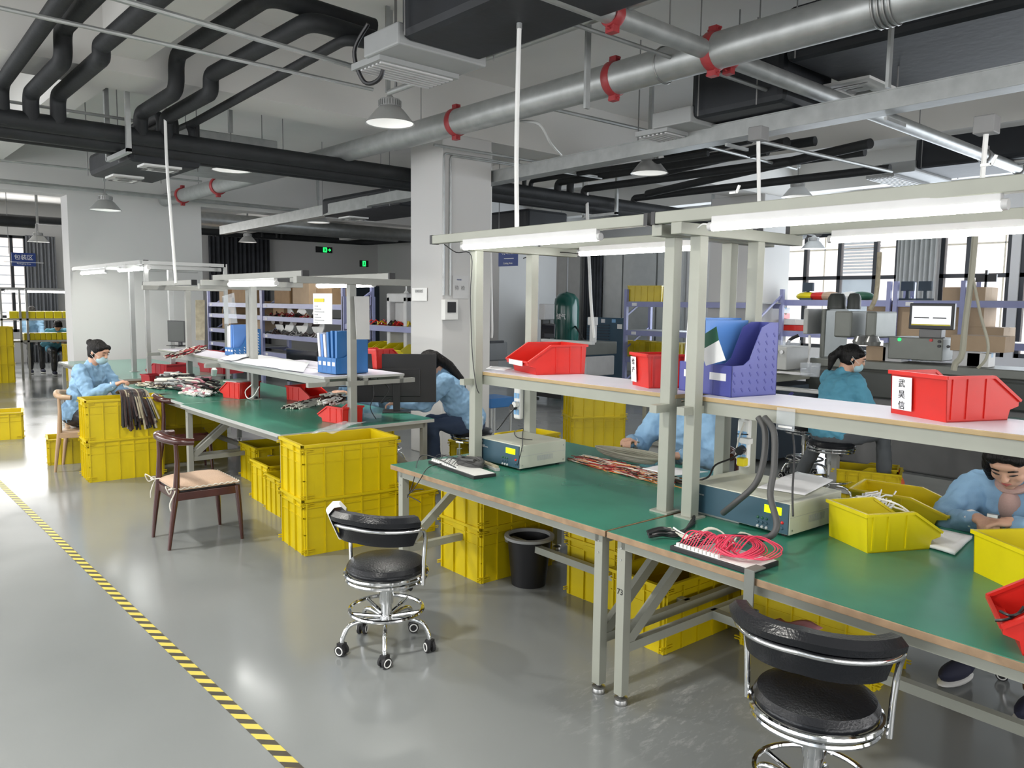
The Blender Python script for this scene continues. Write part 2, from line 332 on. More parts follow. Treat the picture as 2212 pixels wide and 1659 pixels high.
# hazard tape along the aisle
hz = bpy.data.materials.new('hazard_tape'); hz.use_nodes = True
def hazard():
    nt = hz.node_tree; b = nt.nodes['Principled BSDF']; tc = nt.nodes.new('ShaderNodeTexCoord'); s = nt.nodes.new('ShaderNodeSeparateXYZ')
    nt.links.new(tc.outputs['Object'], s.inputs[0])
    a = nt.nodes.new('ShaderNodeMath'); a.operation = 'MULTIPLY_ADD'; a.inputs[1].default_value = -1.0; nt.links.new(s.outputs[1], a.inputs[0]); nt.links.new(s.outputs[0], a.inputs[2])
    d = nt.nodes.new('ShaderNodeMath'); d.operation = 'PINGPONG'; d.inputs[1].default_value = .05; nt.links.new(a.outputs[0], d.inputs[0])
    g = nt.nodes.new('ShaderNodeMath'); g.operation = 'GREATER_THAN'; g.inputs[1].default_value = .026; nt.links.new(d.outputs[0], g.inputs[0])
    n = nt.nodes.new('ShaderNodeTexNoise'); n.inputs['Scale'].default_value = 9; nt.links.new(tc.outputs['Object'], n.inputs['Vector'])
    m2 = nt.nodes.new('ShaderNodeMixRGB'); m2.inputs[1].default_value = (.035, .033, .03, 1); m2.inputs[2].default_value = (.10, .085, .055, 1); nt.links.new(n.outputs[0], m2.inputs[0])
    m = nt.nodes.new('ShaderNodeMixRGB'); m.inputs[1].default_value = (.66, .55, .10, 1); nt.links.new(m2.outputs[0], m.inputs[2]); nt.links.new(g.outputs[0], m.inputs[0])
    nt.links.new(m.outputs[0], b.inputs['Base Color']); b.inputs['Roughness'].default_value = .35
hazard()
tp0, tp1 = Zp(0, 1044), Zp(632, 1655); dd = (tp1-tp0).normalized(); ln = (tp1-tp0).length+6
tape = MB().b2(-3, -.026, 0, ln-3+1.5, .026, .0012).build('floor_tape', hz)
tape.location = (tp0.x, tp0.y, .0006); tape.rotation_euler = (0, 0, math.atan2(dd.y, dd.x))
tag(tape, 'yellow and black striped hazard tape running along the aisle floor', 'tape')
# ================================================================== CEILING SERVICES
def pipe(name, label, cat, pts, r, m, group=None, n=12, parent=None, kind=None):
    o = MB().tube(pts, r, n).build(name, m, parent, smooth=True)
    return tag(o, label, cat, group) if not parent else o
def rods(parent, pts, z1=CZ, r=.005):
    for p in pts: MB().cyl((p[0], p[1], p[2]), (p[0], p[1], z1), r, 6).build('hanger_rod', 'grey', parent)
# large galvanised main along the benches
gp = thing('sprinkler_main', 'large galvanised water pipe with red couplings crossing high over both benches', 'pipe', (0, 0, 0))
y_, z_ = 4.42, 3.3
MB().tube([(-13.55, y_, z_), (-6.75, y_, z_)], .10, 24).build('pipe', 'galv', gp, smooth=True)
MB().tube([(-6.75, y_, z_), (4.9, y_-.16, z_)], .112, 24).build('pipe', 'galv', gp, smooth=True)
def coupling(parent, c, d, r, m='redcoup'):
    d = Vector(d).normalized(); c = Vector(c); mb = MB(); mb.tube([c-d*.035, c-d*.02, c+d*.02, c+d*.035], [r*1.08, r*1.17, r*1.17, r*1.08], 24)
    x, y = frame_for(d)
    for s in (1, -1):
        mb.box(c+y*s*r*1.22, (.06, .05, .05)); mb.cyl(c+y*s*r*1.3-d*.05, c+y*s*r*1.3+d*.05, .008, 6)
    mb.build('coupling', m, parent, smooth=True)
for px in (395, 472, 988, 1335, 1552):
    x = Yp(px, 440 if px < 500 else (270 if px < 1000 else (172 if px < 1400 else 120)), y_).x
    coupling(gp, (x, y_-(.16*(x+6.75)/11.65 if x > -6.75 else 0), z_), (1, 0, 0), .105)
for k in range(4): cl = MB(); cl.tube([(-1.98+k*.03, y_-.07+.118*cos(a), z_+.118*sin(a)) for a in [i*pi/12 for i in range(24)]], .006, 6, closed=True); cl.build('pipe_clamp', 'dullsteel', gp, smooth=True)
cl = MB(); cl.tube([(-3.42, y_-.04+.118*cos(a), z_+.118*sin(a)) for a in [i*pi/12 for i in range(24)]], .006, 6, closed=True)
cl.build('pipe_clamp', 'dullsteel', gp, smooth=True)
rods(gp, [(-12, y_, z_+.1), (-9.2, y_, z_+.1), (-6.3, y_, z_+.1), (-3.42, y_, z_+.1), (-1.95, y_, z_+.1)])
# cross pipe of the sprinkler net (Y direction) and branches
b1 = thing('sprinkler_branch', 'galvanised pipe with red couplings crossing over the main at upper right', 'pipe', (0, 0, 0))
MB().tube([(-3.04, -5.9, 3.3), (-3.04, 14.9, 3.3)], .058, 18).build('pipe', 'galv', b1, smooth=True)
for y in (3.42, 4.56): coupling(b1, (-3.04, y, 3.3), (0, 1, 0), .062)
for y in (9.3, 10.4): coupling(b1, (-3.04, y, 3.3), (0, 1, 0), .062, 'grey')
rods(b1, [(-3.04, 7.6, 3.35), (-3.04, 1.5, 3.35)])
c1 = thing('sprinkler_branch', 'slim grey pipe running past the fan coil to the lamp above the column bench', 'pipe', (0, 0, 0))
p0, p1 = Zp(840, 200, 3.35), Zp(1400, 0, 3.35)
MB().tube([p0, p0+(p1-p0)*2.5], .022, 12).build('pipe', 'galv', c1, smooth=True)
coupling(c1, Zp(1325, 27, 3.35), p1-p0, .03); rods(c1, [(p0.x+.1, p0.y, 3.37), (p0.x+.8, p0.y-.02, 3.37)], r=.012)
for lab, px0, px1, z, r in (('thin galvanised conduit crossing the upper left corner under the ceiling', (0, 17), (740, 179), 3.3, .014),
        ('thin galvanised conduit with strut running to the fan coil unit', (263, 0), (733, 135), 3.3, .018),
        ('white conduit crossing below the large duct at the top centre', (1145, 20), (1762, 231), 3.3, .014),
        ('thin conduit passing just over the twin black pipes at far left', (17, 219), (287, 260), 3.35, .014),
        ('thin conduit at far left below the twin black pipes', (0, 346), (395, 388), 3.25, .013),
        ('galvanised pipe crossing at far left before the divider beam', (0, 391), (590, 449), 3.25, .032),
        ('thin conduit passing behind the central column top', (970, 318), (1210, 357), 3.3, .016),
        ('second thin conduit beside the one behind the column top', (1196, 236), (1430, 290), 3.4, .018),
        ('thin conduit crossing under the grey cable tray at right', (1500, 310), (1700, 360), 3.3, .016),
        ('thin conduit from the junction box over the right gantry', (1640, 305), (1900, 365), 3.1, .018)):
    a, b = Zp(*px0, z), Zp(*px1, z); e = (b-a)*.12
    o = pipe('conduit', lab, 'conduit', [a-e, b+e], r, 'galv', n=8)
# conduit with bends down the column and switch box
cx = -6.885
cd = thing('column_conduit', 'pair of metal conduits running down the central column to a switch box', 'conduit', (0, 0, 0))
for k, px in enumerate((958, 972)):
    q = Xp(px, 600, cx); t = Xp(px, 330+k*6, cx)
    MB().tube(elbowpath([(cx, q.y, 1.78), (cx, q.y, t.z), (cx, q.y+2.4, t.z+.03)], .05), .012, 8).build('pipe', 'galv', cd, smooth=True)
sb = Xp(967, 667, -6.9)
sw = thing('switch_box', 'white wall switch box with dark window on the central column', 'switch box', (-6.9, sb.y, sb.z))
MB().b2(0, -.09, -.12, .07, .09, .1).build('box', 'white', sw, bevel=.006)
MB().b2(.07, -.055, -.04, .078, .055, .075).build('window', 'black', sw)
# cable tray
ct = thing('cable_tray', 'galvanised closed cable tray running over the benches from right to left', 'cable tray', (0, 0, 0))
a, b = Zp(1100, 379, 3.12), Zp(2200, 168, 3.12); d = (b-a).normalized()
MB().bar(a-d*9.5, a-d*3.2, .12, .17).bar(a-d*3.2, b+d*4, .18, .13).build('tray', 'galv', ct, bevel=.004)
MB().bar(a-d*3.2+Vector((0, 0, .062)), b+d*4+Vector((0, 0, .062)), .20, .008).build('lid', 'galv', ct)
for px in (1590, 1380, 1935): rods(ct, [(Yp(px, 240, a.y).x, a.y, 3.18)], r=.006)
for px in (1595, 1935): x = Yp(px, 240, a.y).x; MB().b2(x-.012, a.y-.16, 3.02, x+.012, a.y+.16, 3.045).build('hanger_bracket', 'galv', ct)
# insulated black pipes across the hall
PX_ = -7.72
bp = thing('insulated_pipe', 'upper black insulated pipe of the pair crossing the hall behind the column', 'pipe', (0, 0, 0))
MB().tube([(PX_, -5.9, 3.16), (PX_, 14.9, 3.16)], .075, 18).build('pipe', 'blackfoam', bp, smooth=True)
rp = thing('insulated_pipe', 'lower black insulated pipe of the pair crossing the hall behind the column', 'pipe', (0, 0, 0))
MB().tube([(PX_-.17, -5.9, 3.10), (PX_-.17, 14.9, 3.10)], .075, 18).build('pipe', 'blackfoam', rp, smooth=True)
rq = thing('insulated_pipe', 'thin third black insulated pipe behind the pair crossing the hall', 'pipe', (0, 0, 0))
MB().tube([(PX_-.36, -5.9, 3.08), (PX_-.36, 14.9, 3.08)], .05, 14).build('pipe', 'blackfoam', rq, smooth=True)
def strut_frame(y, label):
    s = thing('pipe_support', label, 'bracket', (0, 0, 0))
    MB().bar((PX_+.14, y, 2.99), (PX_+.14, y, CZ), .04, .04).build('post', 'galv', s)
    MB().bar((PX_-.5, y, 3.0), (PX_+.16, y, 3.0), .04, .04).build('crossbar', 'galv', s)
    MB().bar((PX_-.5, y, 2.99), (PX_-.5, y, CZ), .04, .04).build('post', 'galv', s)
strut_frame(Xp(278, 320, PX_+.14).y, 'galvanised hanger holding the twin black pipes at left')
strut_frame(Xp(1332, 430, PX_+.14).y, 'galvanised hanger holding the black pipes right of the column')
strut_frame(12, 'galvanised hanger holding the black pipes near the back wall')
def brpts(seq):  # (px, py, X) chain on planes X = const
    return [Xp(a, b, x) for a, b, x in seq]
def branch(label, xs, y0, zt, yoff, end, r=.072, m='blackfoam', y1=None):
    """riser from the mains, a step, then a run along X"""
    return
def riser(label, pts, r): return pipe('insulated_branch_pipe', label, 'pipe', elbowpath(pts, r*2.1, 6), r, 'blackfoam', n=16)
# left risers: up from the mains, step forward, up again, then along +X under the ceiling
def step(label, ym, zlow, xj, zup, xend, r, ye=None, yturn=None):
    pts = [(PX_+.02, ym, 3.16), (PX_+.02, ym, zlow), (xj, ym, zlow+.02), (xj, ym, zup), (xend, ye if ye else ym, zup)]
    if yturn: pts.append((xend, yturn, zup-.02))
    return riser(label, pts, r)
def YX(px, py, X): return Xp(px, py, X).y
step('left stepped black insulated pipe of the pair rising beside the far left hanger', YX(66, 240, PX_), 3.38, -6.55, 3.62, -2.2, .062)
step('second stepped black insulated pipe of the pair rising at far left', YX(66, 240, PX_)+.2, 3.40, -6.35, 3.50, -2.0, .062)
riser('straight black insulated pipe rising at the left picture edge', [(PX_, YX(5, 240, PX_), 3.1), (PX_, YX(5, 240, PX_), 3.42), (-3.0, YX(5, 240, PX_)+.05, 3.75)], .055)
ya = YX(302, 260, PX_)
step('black insulated pipe stepping up to the fan coil unit, outer of the pair', ya, 3.36, -6.75, 3.66, Zp(600, -5, 3.66).x, .062, yturn=Zp(835, 40, 3.66).y)
step('black insulated pipe stepping up to the fan coil unit, inner of the pair', ya+.22, 3.36, -6.6, 3.52, Zp(650, 38, 3.52).x, .062, yturn=Zp(830, 90, 3.52).y)
q0 = Xp(415, 275, PX_)
riser('thin black insulated drain pipe slanting up to the fan coil unit', [(PX_, q0.y, 3.14), (PX_, q0.y, 3.28), Zp(400, 275, 3.34)+Vector((0.1, 0, 0)), Zp(745, 85, 3.44), Zp(812, 97, 3.42)], .036)
for i, (px, lab) in enumerate(((348, 'short black riser just right of the left hanger'), (375, 'short black riser between the left hanger and the thin drain'), (424, 'thin short black riser beside the slanting drain'))):
    yy = YX(px, 260, PX_-.17); riser(lab, [(PX_-.17, yy, 3.1), (PX_-.17, yy, 3.42), (-9.5-i*.3, yy+.02, 3.44)], .045 if i < 2 else .028)
# right of the column: more risers and parallel black runs along X
for i, (px, py, r, zt, xe, lab) in enumerate(((1133, 360, .03, 3.36, -5.2, 'thin black riser just right of the column'), (1147, 360, .03, 3.30, -5.0, 'second thin black riser right of the column'),
        (1205, 380, .05, 3.34, -4.6, 'black riser in the group right of the column'), (1232, 385, .05, 3.42, -4.2, 'black riser of the group below the grey cable tray'),
        (1262, 390, .05, 3.30, -3.8, 'third black riser of the group below the cable tray'), (1370, 400, .05, 3.28, -4.0, 'black riser right of the pipe hanger'))):
    yy = YX(px, py, PX_); riser(lab, [(PX_, yy, 3.16), (PX_, yy, zt), (xe, yy+.02, zt)], r)
for (a, b, z, r, lab) in (((1480, 400), (1880, 310), 3.3, .05, 'long black insulated pipe crossing before the far duct'), ((1480, 360), (1700, 308), 3.35, .055, 'black insulated pipe ending under the cable tray'),
        ((1480, 325), (1620, 296), 3.4, .07, 'thick black insulated pipe stub under the cable tray at right')):
    p, q = Zp(*a, z), Zp(*b, z); riser(lab, [p+(p-q)*.3, q], r)
# ---------------------------------------------------------------- ducts and fan coil units
def fan_coil(label, x0, x1, y0, y1, z0, z1, out=True, body='duct', diff=None):
    t = thing('fan_coil_unit', label, 'fan coil unit', (0, 0, 0))
    MB().b2(x0, y0, z0, x1, y1, z1).build('insulated_duct', body, t, bevel=.05)
    if out:
        MB().b2(x0-.36, y0-.03, z0-.03, x0+.03, y1+.03, z0+.10).build('casing', 'midgrey', t, bevel=.012)
        MB().b2(x0-.56, y0-.0, z0-.06, x0-.22, y1, z0-.02).build('outlet_frame', 'midgrey', t)
        g = MB()
        for k in range(7): g.b2(x0-.54+k*.045, y0+.03, z0-.07, x0-.52+k*.045, y1-.03, z0-.058)
        g.build('grille', 'lightgrey', t)
    rods(t, [(x0+.1, y0-.03, z0), (x0+.1, y1+.03, z0), (x1-.2, y0-.03, z0), (x1-.2, y1+.03, z0)])
    return t
def diffuser(t, x, y, z, sx=.42, sy=.42):
    g = MB().b2(x-sx/2, y-sy/2, z-.02, x+sx/2, y+sy/2, z)
    g.build('diffuser', 'white', t)
    for k in range(1, 4):
        s = 1-k*.24; h = MB()
        for a in (0, 1, 2, 3):
            M4 = Matrix.Rotation(a*pi/2, 4, 'Z'); w = (sx if a % 2 == 0 else sy)*s/2; l = (sy if a % 2 == 0 else sx)*s/2
            h.add([Matrix.Translation((x, y, z-.03)) @ M4 @ Vector(v) for v in ((w, -l, 0), (w+.02, -l-.02, -.012), (w+.02, l+.02, -.012), (w, l, 0))], [(0, 1, 2, 3), (3, 2, 1, 0)])
        h.build('vane', 'grey' if k % 2 else 'white', t)
fcx = Zp(860, 95, 3.25)
t = fan_coil('big black insulated fan coil duct with grey casing and slot grille at the top centre', -4.1, -2.35, 2.72, 3.34, 3.25, 3.68)
lp = MB().tube(smoothpath([(-4.5, 2.75, 3.45), (-4.62, 2.72, 3.3), (-4.6, 2.78, 3.12), (-4.5, 2.84, 3.14), (-4.45, 2.85, 3.3)]), .014, 8); lp.build('drain_hose', 'black', t, smooth=True)
t = fan_coil('mid black insulated fan coil duct between the main pipe and the cable tray', -3.95, -3.13, 5.4, 6.15, 3.2, 3.6)
t = fan_coil('long black insulated duct with a square white diffuser at the upper right', -3.05, 4.9, 5.25, 7.3, 3.42, 3.8, out=False)
q = Zp(1857, 185, 3.42); diffuser(t, q.x, q.y, 3.42, .36, .46)
t = fan_coil('far long black insulated duct above the right gantry lamp', -4.0, 4.9, 9.9, 11.0, 3.35, 3.75)
q = Zp(2155, 310, 3.35); diffuser(t, q.x, 10.4, 3.35, .6, .6)
t = fan_coil('small black insulated duct hanging low behind the twin pipes at left', -9.3, -7.9, 2.28, 2.95, 2.97, 3.2, out=False)
diffuser(t, -9.0, 2.55, 2.97, .3, .3); diffuser(t, -8.05, 2.6, 2.97, .2, .35)
t = fan_coil('black insulated duct with white diffuser seen just left of the column', -11.4, -9.2, 6.1, 7.1, 3.02, 3.3, out=False)
diffuser(t, -11.1, 6.5, 3.02, .34, .34)
t = fan_coil('black insulated duct high behind the column on its right', -12.8, -10.2, 9.4, 10.4, 3.0, 3.35)
fg = thing('air_handler', 'grey boxed air handler hung between the left hanger and the column', 'air handler', (0, 0, 0))
MB().b2(-9.9, 3.15, 3.25, -9.2, 4.35, 3.62).build('casing', 'galv', fg, bevel=.01); rods(fg, [(-9.3, 3.3, 3.6), (-9.3, 4.2, 3.6), (-9.25, 3.0, 3.3)])
MB().b2(-9.95, 3.1, 3.2, -9.15, 4.4, 3.24).build('tray', 'galv', fg)
for i, (x, y, lab) in enumerate(((-18, 9.0, 'lower galvanised duct deep behind the divider opening'), (-20.5, 9.5, 'upper galvanised duct deep behind the divider opening'))):
    pipe('round_duct', lab, 'duct', [(x, 5.4, 3.5+.14*i), (x, 13.5, 3.5+.14*i)], .16-.04*i, 'galv', n=20)
pipe('insulated_pipe', 'distant black pipe above the dark curtain', 'pipe', elbowpath([(-22.5, -3, 3.58), (-22.5, 13.6, 3.62), (-14.2, 14.4, 3.6)], .3), .1, 'blackfoam')
pipe('insulated_pipe', 'black pipe beyond the divider wall at the far left edge', 'pipe', [(-18.5, -2, 3.22), (-18.5, 3.5, 3.2)], .11, 'blackfoam')
for i, px in enumerate((544, 566, 598, 608)):
    x = -22.4; y = YX(px, 490, x); riser(('first', 'second', 'third', 'fourth')[i]+' small black riser from the left above the dark curtain', [(x, y, 3.55), (x, y, 3.8), (-20.8, y-.4, 3.85)], .05)
# straps (flat galvanised drops)
for px, py0, py1, y, lab in ((1267, 40, 235, 3.9, 'flat galvanised strap hanging before the main pipe right of centre'),
        (838, 120, 200, 3.75, 'galvanised drop holding the high bay lamp by the fan coil'), (224, 205, 330, 3.3, 'galvanised drop with red tag at far left'), (1918, 40, 190, 5.0, 'galvanised drop beside the white ceiling diffuser')):
    p = Yp(px, py1, y); tag(MB().bar(p, (p.x, p.y, CZ), .04, .02).build('strap', 'galv'), lab, 'bracket')
# hanging white cable riser tubes down to the benches
def dropcable(label, pts, r=.012, m='nearwhite', up=True):
    if up: t_ = Vector(pts[0]); pts = [Vector((t_.x, t_.y, CZ-.02)), Vector((t_.x, t_.y, (CZ+t_.z)/2))]+list(pts)
    return tag(MB().tube(smoothpath(pts, 5), r, 8).build('riser_tube', m, smooth=True), label, 'cable tube')
p = Zp(1122, 30, 3.3); jb = thing('junction_box', 'grey junction box at the top of the long white riser tube', 'junction box', (p.x, p.y, 3.34))
MB().b2(-.06, -.06, -.06, .06, .06, .07).build('box', 'machgrey', jb, bevel=.006); MB().cyl((0, 0, -.12), (0, 0, -.06), .016, 10).build('gland', 'galv', jb)
dropcable('long white riser tube dropping from the ceiling to the front gantry', [(p.x, p.y, 3.24), (p.x-.01, p.y, 2.6), (p.x-.02, p.y+.02, 2.13)], .013, up=False)
p0, p1 = Xp(360, 345, -7.6), Xp(380, 612, -7.4); dropcable('white riser tube glowing in the light above the left bench gantry', [p0, (p0+p1)/2, p1], .014)
p0, p1 = Yp(1638, 305, 4.8), Yp(1640, 470, 4.9); dropcable('white riser tube behind the right gantry lamp', [p0, (p0+p1)/2, p1], .013, up=False)
jb = thing('junction_box', 'grey junction box above the right gantry lamp', 'junction box', p0+Vector((0, 0, .04))); MB().b2(-.05, -.05, -.04, .05, .05, .05).build('box', 'grey', jb, bevel=.006)
p0, p1 = Yp(2130, 290, 4.6), Yp(2122, 385, 4.6); dropcable('white riser tube at the right picture edge', [p0, (p0+p1)/2, p1], .013, up=False)
jb = thing('junction_box', 'grey junction box near the right picture edge', 'junction box', p0+Vector((0, 0, .04))); MB().b2(-.05, -.05, -.04, .05, .05, .05).build('box', 'grey', jb, bevel=.006)
dropcable('curved grey flexible conduit leaving the main pipe right of the column', [Yp(1125, 262, 4.6), Yp(1165, 268, 4.6), Yp(1190, 310, 4.7), Yp(1212, 335, 4.9)], .012, 'machgrey', up=False)
dropcable('thin white tube hanging right of the column', [Yp(1060, 440, 6.2), Yp(1060, 540, 6.2), Yp(1063, 700, 6.2), Yp(1062, 730, 6.2)], .014)
dropcable('beige tube hanging down to the saw bench', [Yp(1268, 430, 8.2), Yp(1276, 640, 8.2), Yp(1283, 730, 8.2)], .022)
dropcable('twisted tan cable hanging before the back window', [Yp(1900, 545, 7.4), Yp(1898, 580, 7.4), Yp(1892, 640, 7.4), Yp(1880, 668, 7.4)], .022, 'beige', up=False)
dropcable('thick beige air hose bending to the machine bench at right', [Yp(2108, 490, 6.2), Yp(2098, 600, 6.2), Yp(2085, 700, 6.2), Yp(2078, 765, 6.2), Yp(2064, 785, 6.2), Yp(2060, 800, 6.2)], .022, 'tanwire', up=False)
dropcable('thin hose hanging beside the thick air hose at right', [Yp(2102, 600, 6.2), Yp(2118, 680, 6.2), Yp(2134, 740, 6.2), Yp(2130, 775, 6.2), Yp(2112, 795, 6.2)], .01, 'tanwire', up=False)
# ---------------------------------------------------------------- high bay lamps
def highbay(label, loc, on=True, first=None):
    if first is not None: return dup(first, loc, 0, label)
    else:
        t = thing('high_bay_lamp', label, 'ceiling lamp', loc, 0, 'high bay lamps under the ceiling')
        MB().lathe([(.085, .14), (.12, .11), (.21, 0), (.212, -.004), (.206, -.002), (.115, .105), (.08, .134)], n=36).build('reflector', 'lampout', t, smooth=True)
        f = MB().lathe([(0, .235), (.02, .235), (.05, .2), (.085, .2), (.088, .19), (.088, .14), (0, .14)], n=32)
        for k in range(28): a = k*2*pi/28; f.box((.09*cos(a), .09*sin(a), .165), (.006, .018, .045), rz=a+pi/2)
        f.build('heat_sink', 'lampout', t, smooth=True)
        MB().lathe([(0, .125), (.095, .12)], n=32).build('diffuser', 'lampin', t, smooth=True)
        MB().lathe([(.096, .118), (.20, .004)], n=32).build('inner_reflector', 'lampin', t, smooth=True)
        MB().cyl((0, 0, .235), (0, 0, .40), .006, 6).build('suspension', 'grey', t)
        MB().b2(-.02, -.02, .40, .02, .02, 1.22).build('drop', 'galv', t)
    area('lamp_light', (0, 0, -.01), (0, 0, 0), .34, .34, 20, (1, .97, .90), 'DISK', t, spread=R(125))
    return t
lamps = [((842, 268), (-5.89, 3.81, 3.22), 'high bay lamp hanging alone below the fan coil, nearest and largest'), ((1402, 375), (-5.8, 7.21, 3.19), 'high bay lamp hanging over the black pipes right of the column'),
  ((228, 454), Xp(228, 454, -12.3), 'high bay lamp hanging before the white divider wall'), ((500, 369), (-8.63, 3.54, 3.11), 'high bay lamp seen as a white disc under the twin black pipes'),
  ((83, 522), (-20.17, 3.88, 2.93), 'high bay lamp beyond the divider wall over the packing area'), ((648, 486), (-13.2, 7.0, 3.12), 'high bay lamp left of the column before the exit sign wall'),
  ((535, 523), (-18.44, 7.92, 3.08), 'high bay lamp seen as a flat disc before the dark curtain'), (0, Yp(1722, 425, 10.6), 'high bay lamp half hidden by the right gantry beam'),
  (0, Yp(1757, 537, 13.5), 'distant high bay lamp before the top of the back window')]
L0 = None
for a, loc, lab in lamps:
    o = highbay(lab, loc, True, L0)
    if L0 is None: L0 = o
for i, loc in enumerate(((-8.9, .6, 3.15), (-5.9, .4, 3.15), (-2.4, .4, 3.15), (-12.7, .3, 3.1))):
    o = highbay('lit high bay lamp of the aisle row running beside the photographer', loc, True, L0)
    for c in o.children:
        if c.type == 'LIGHT': c.data = c.data.copy(); c.data.energy = 62; c.data.spread = R(170); c.data.size = .22; c.data.size_y = .22
# ================================================================== WORKBENCHES WITH GANTRIES
ZT = .757
def workbench(name, label, ox, oy, L, D, rz, top='grn', edge='woodedge', leg='cream', zt=ZT, posts=None, shelf=None, beams=None, braces=True, mid=False, edge_t=.028, shelf_edge='kraftedge', shelf_top='shelfwhite', zarm=2.0, post_m='cream', foot=True, arm_y=None, legw=.045):
    """origin at the front left corner of the top, x along the front edge, y towards the back"""
    t = thing(name, label, 'workbench', (ox, oy, 0), rz)
    MB().b2(0, 0, zt-edge_t, L, D, zt-.002).build('tabletop', edge, t, bevel=.002)
    MB().b2(.003, .003, zt-.002, L-.003, D-.003, zt).build('bench_mat', top, t)
    zf = zt-edge_t; w = legw
    xs = (.05, L-.07) if foot else (.04, L-.04); ys = (.06, D-.06)
    for x in xs:
        for y in ys:
            mb = MB().b2(x-w/2, y-w/2, .045, x+w/2, y+w/2, zf); lg = mb.build('leg', leg, t, bevel=.002)
            MB().lathe([(0, 0), (.028, 0), (.03, .01), (.026, .022), (.03, .03), (.012, .036), (.012, .05)], (x, y, 0), 14).build('levelling_foot', 'dullsteel', lg, smooth=True)
            rv = MB()
            for z in (zf-.04, zf-.09): rv.cyl((x, y-w/2-.002, z), (x, y-w/2, z), .004, 8)
            rv.build('bolt', 'dullsteel', lg)
    ap = MB()
    for y in ys: ap.b2(xs[0], y-w/2, zf-.045, xs[1], y+w/2, zf-.001)
    for x in xs: ap.b2(x-w/2, ys[0], zf-.045, x+w/2, ys[1], zf-.001)
    ap.build('apron_frame', leg, t)
    if braces:
        for x in xs: MB().b2(x-w*.4, ys[0], .23, x+w*.4, ys[1], .27).build('side_rail', leg, t)
        MB().b2(xs[0], D*.5-.02, .23, xs[1], D*.5+.02, .27).build('stretcher', leg, t)
        for x, s in ((xs[0], 1), (xs[1], -1)):
            MB().bar((x, ys[0]+.02, .27), (x, D*.5-.06, zf-.03), .03, .05).build('brace', leg, t)
            MB().bar((x, ys[1]-.02, .27), (x, D*.5+.06, zf-.03), .03, .05).build('brace', leg, t)
    if posts:
        for x, y in posts:
            p = MB().b2(x-.028, y-.028, zt, x+.028, y+.028, zarm-.0).build('post', post_m, t, bevel=.003)
            MB().b2(x-.05, y-.05, zt, x+.05, y+.05, zt+.008).build('base_plate', post_m, p)
        a0, a1 = arm_y
        for x in sorted(set(round(p[0], 3) for p in posts)):
            MB().b2(x-.028, a0, zarm, x+.028, a1, zarm+.05).build('crossarm', post_m, t, bevel=.003)
    if beams:
        for x0, x1, y in beams:
            b = MB().b2(x0, y-.025, zarm+.05, x1, y+.025, zarm+.10).build('lamp_beam', post_m, t, bevel=.003)
            MB().b2(x0-.012, y-.027, zarm+.048, x0+.01, y+.027, zarm+.102).build('end_cap', 'black', b); MB().b2(x1-.01, y-.027, zarm+.048, x1+.012, y+.027, zarm+.102).build('end_cap', 'black', b)
    if shelf:
        for (x0, x1, y0, y1, zs) in shelf:
            MB().b2(x0, y0, zs-.02, x1, y1, zs-.001).build('shelf_board', shelf_edge, t, bevel=.003)
            MB().b2(x0+.002, y0+.006, zs-.001, x1-.002, y1-.006, zs).build('shelf_surface', shelf_top, t)
            MB().b2(x0, y0+.01, zs-.075, x1, y0+.045, zs-.02).b2(x0, y1-.045, zs-.075, x1, y1-.01, zs-.02).build('shelf_rail', post_m, t)
            for x in (x0+.02, x1-.02): MB().b2(x-.02, y0-.13, zs-.075, x+.02, y1+.1, zs-.04).build('shelf_bracket', post_m, t)
    return t
RB = R(-1.4)
# near bench, left half and right half
def loc2w(o, rz, x, y, z=0): return Vector((o[0]+x*cos(rz)-y*sin(rz), o[1]+x*sin(rz)+y*cos(rz), z))
def w2loc(o, rz, p): x, y = p[0]-o[0], p[1]-o[1]; return (x*cos(-rz)-y*sin(-rz), x*sin(-rz)+y*cos(-rz))
O1 = (-3.85, 2.485); O2 = (-2.135, 2.443)
DB = 1.37
workbench('workbench', 'green-topped double workbench with a post-mounted shelf, nearest the aisle on its left half', O1[0], O1[1], 1.705, DB, RB,
          posts=[(.255, .43), (.255, .86), (1.66, .45), (1.66, .88)], arm_y=(-.02+.35, 1.22), beams=[(-.06, 1.60, .35), (.0, 1.62, 1.17)], shelf=[(.23, 1.69, .46, .86, 1.30)])
workbench('workbench', 'green-topped double workbench with a post-mounted shelf, right half reaching the picture edge', O2[0], O2[1], 1.72, DB, R(-2.2),
          posts=[(.07, .46), (.07, .89), (1.66, .46), (1.66, .89)], arm_y=(.30, 1.24), beams=[(-.06, 1.80, .33), (.06, 1.80, 1.19)], shelf=[(.05, 1.72, .50, .90, 1.30)])
# far-left bench pair
OA, OB = (-7.30, 2.47), (-9.30, 2.54)
workbench('workbench', 'green-topped workbench with monitor and blue file box, its corner pointing at the column', OA[0], OA[1], 2.10, 1.33, R(-.8),
          posts=[(.05, .68), (1.95, .66), (.05, .75)][:2], arm_y=(.20, 1.18), beams=[(-.1, 1.75, .38), (.1, 1.9, 1.05)], shelf=[(-.25, 1.92, .44, .72, 1.13), (.2, 1.98, .74, 1.12, 1.13)],
          edge='machgrey', shelf_edge='machgrey', leg='creamgrey', post_m='creamgrey', zarm=1.83)
workbench('workbench', 'far half of the cluttered green workbench behind the wooden chairs', OB[0], OB[1], 1.98, 1.33, R(-.8),
          posts=[(.12, .68), (1.86, .68)], arm_y=(.2, 1.1), beams=[(-.55, 1.1, .42)], shelf=[(-.2, 1.7, .44, .84, 1.13)], edge='machgrey', shelf_edge='cream', leg='creamgrey', post_m='creamgrey', zarm=1.80)
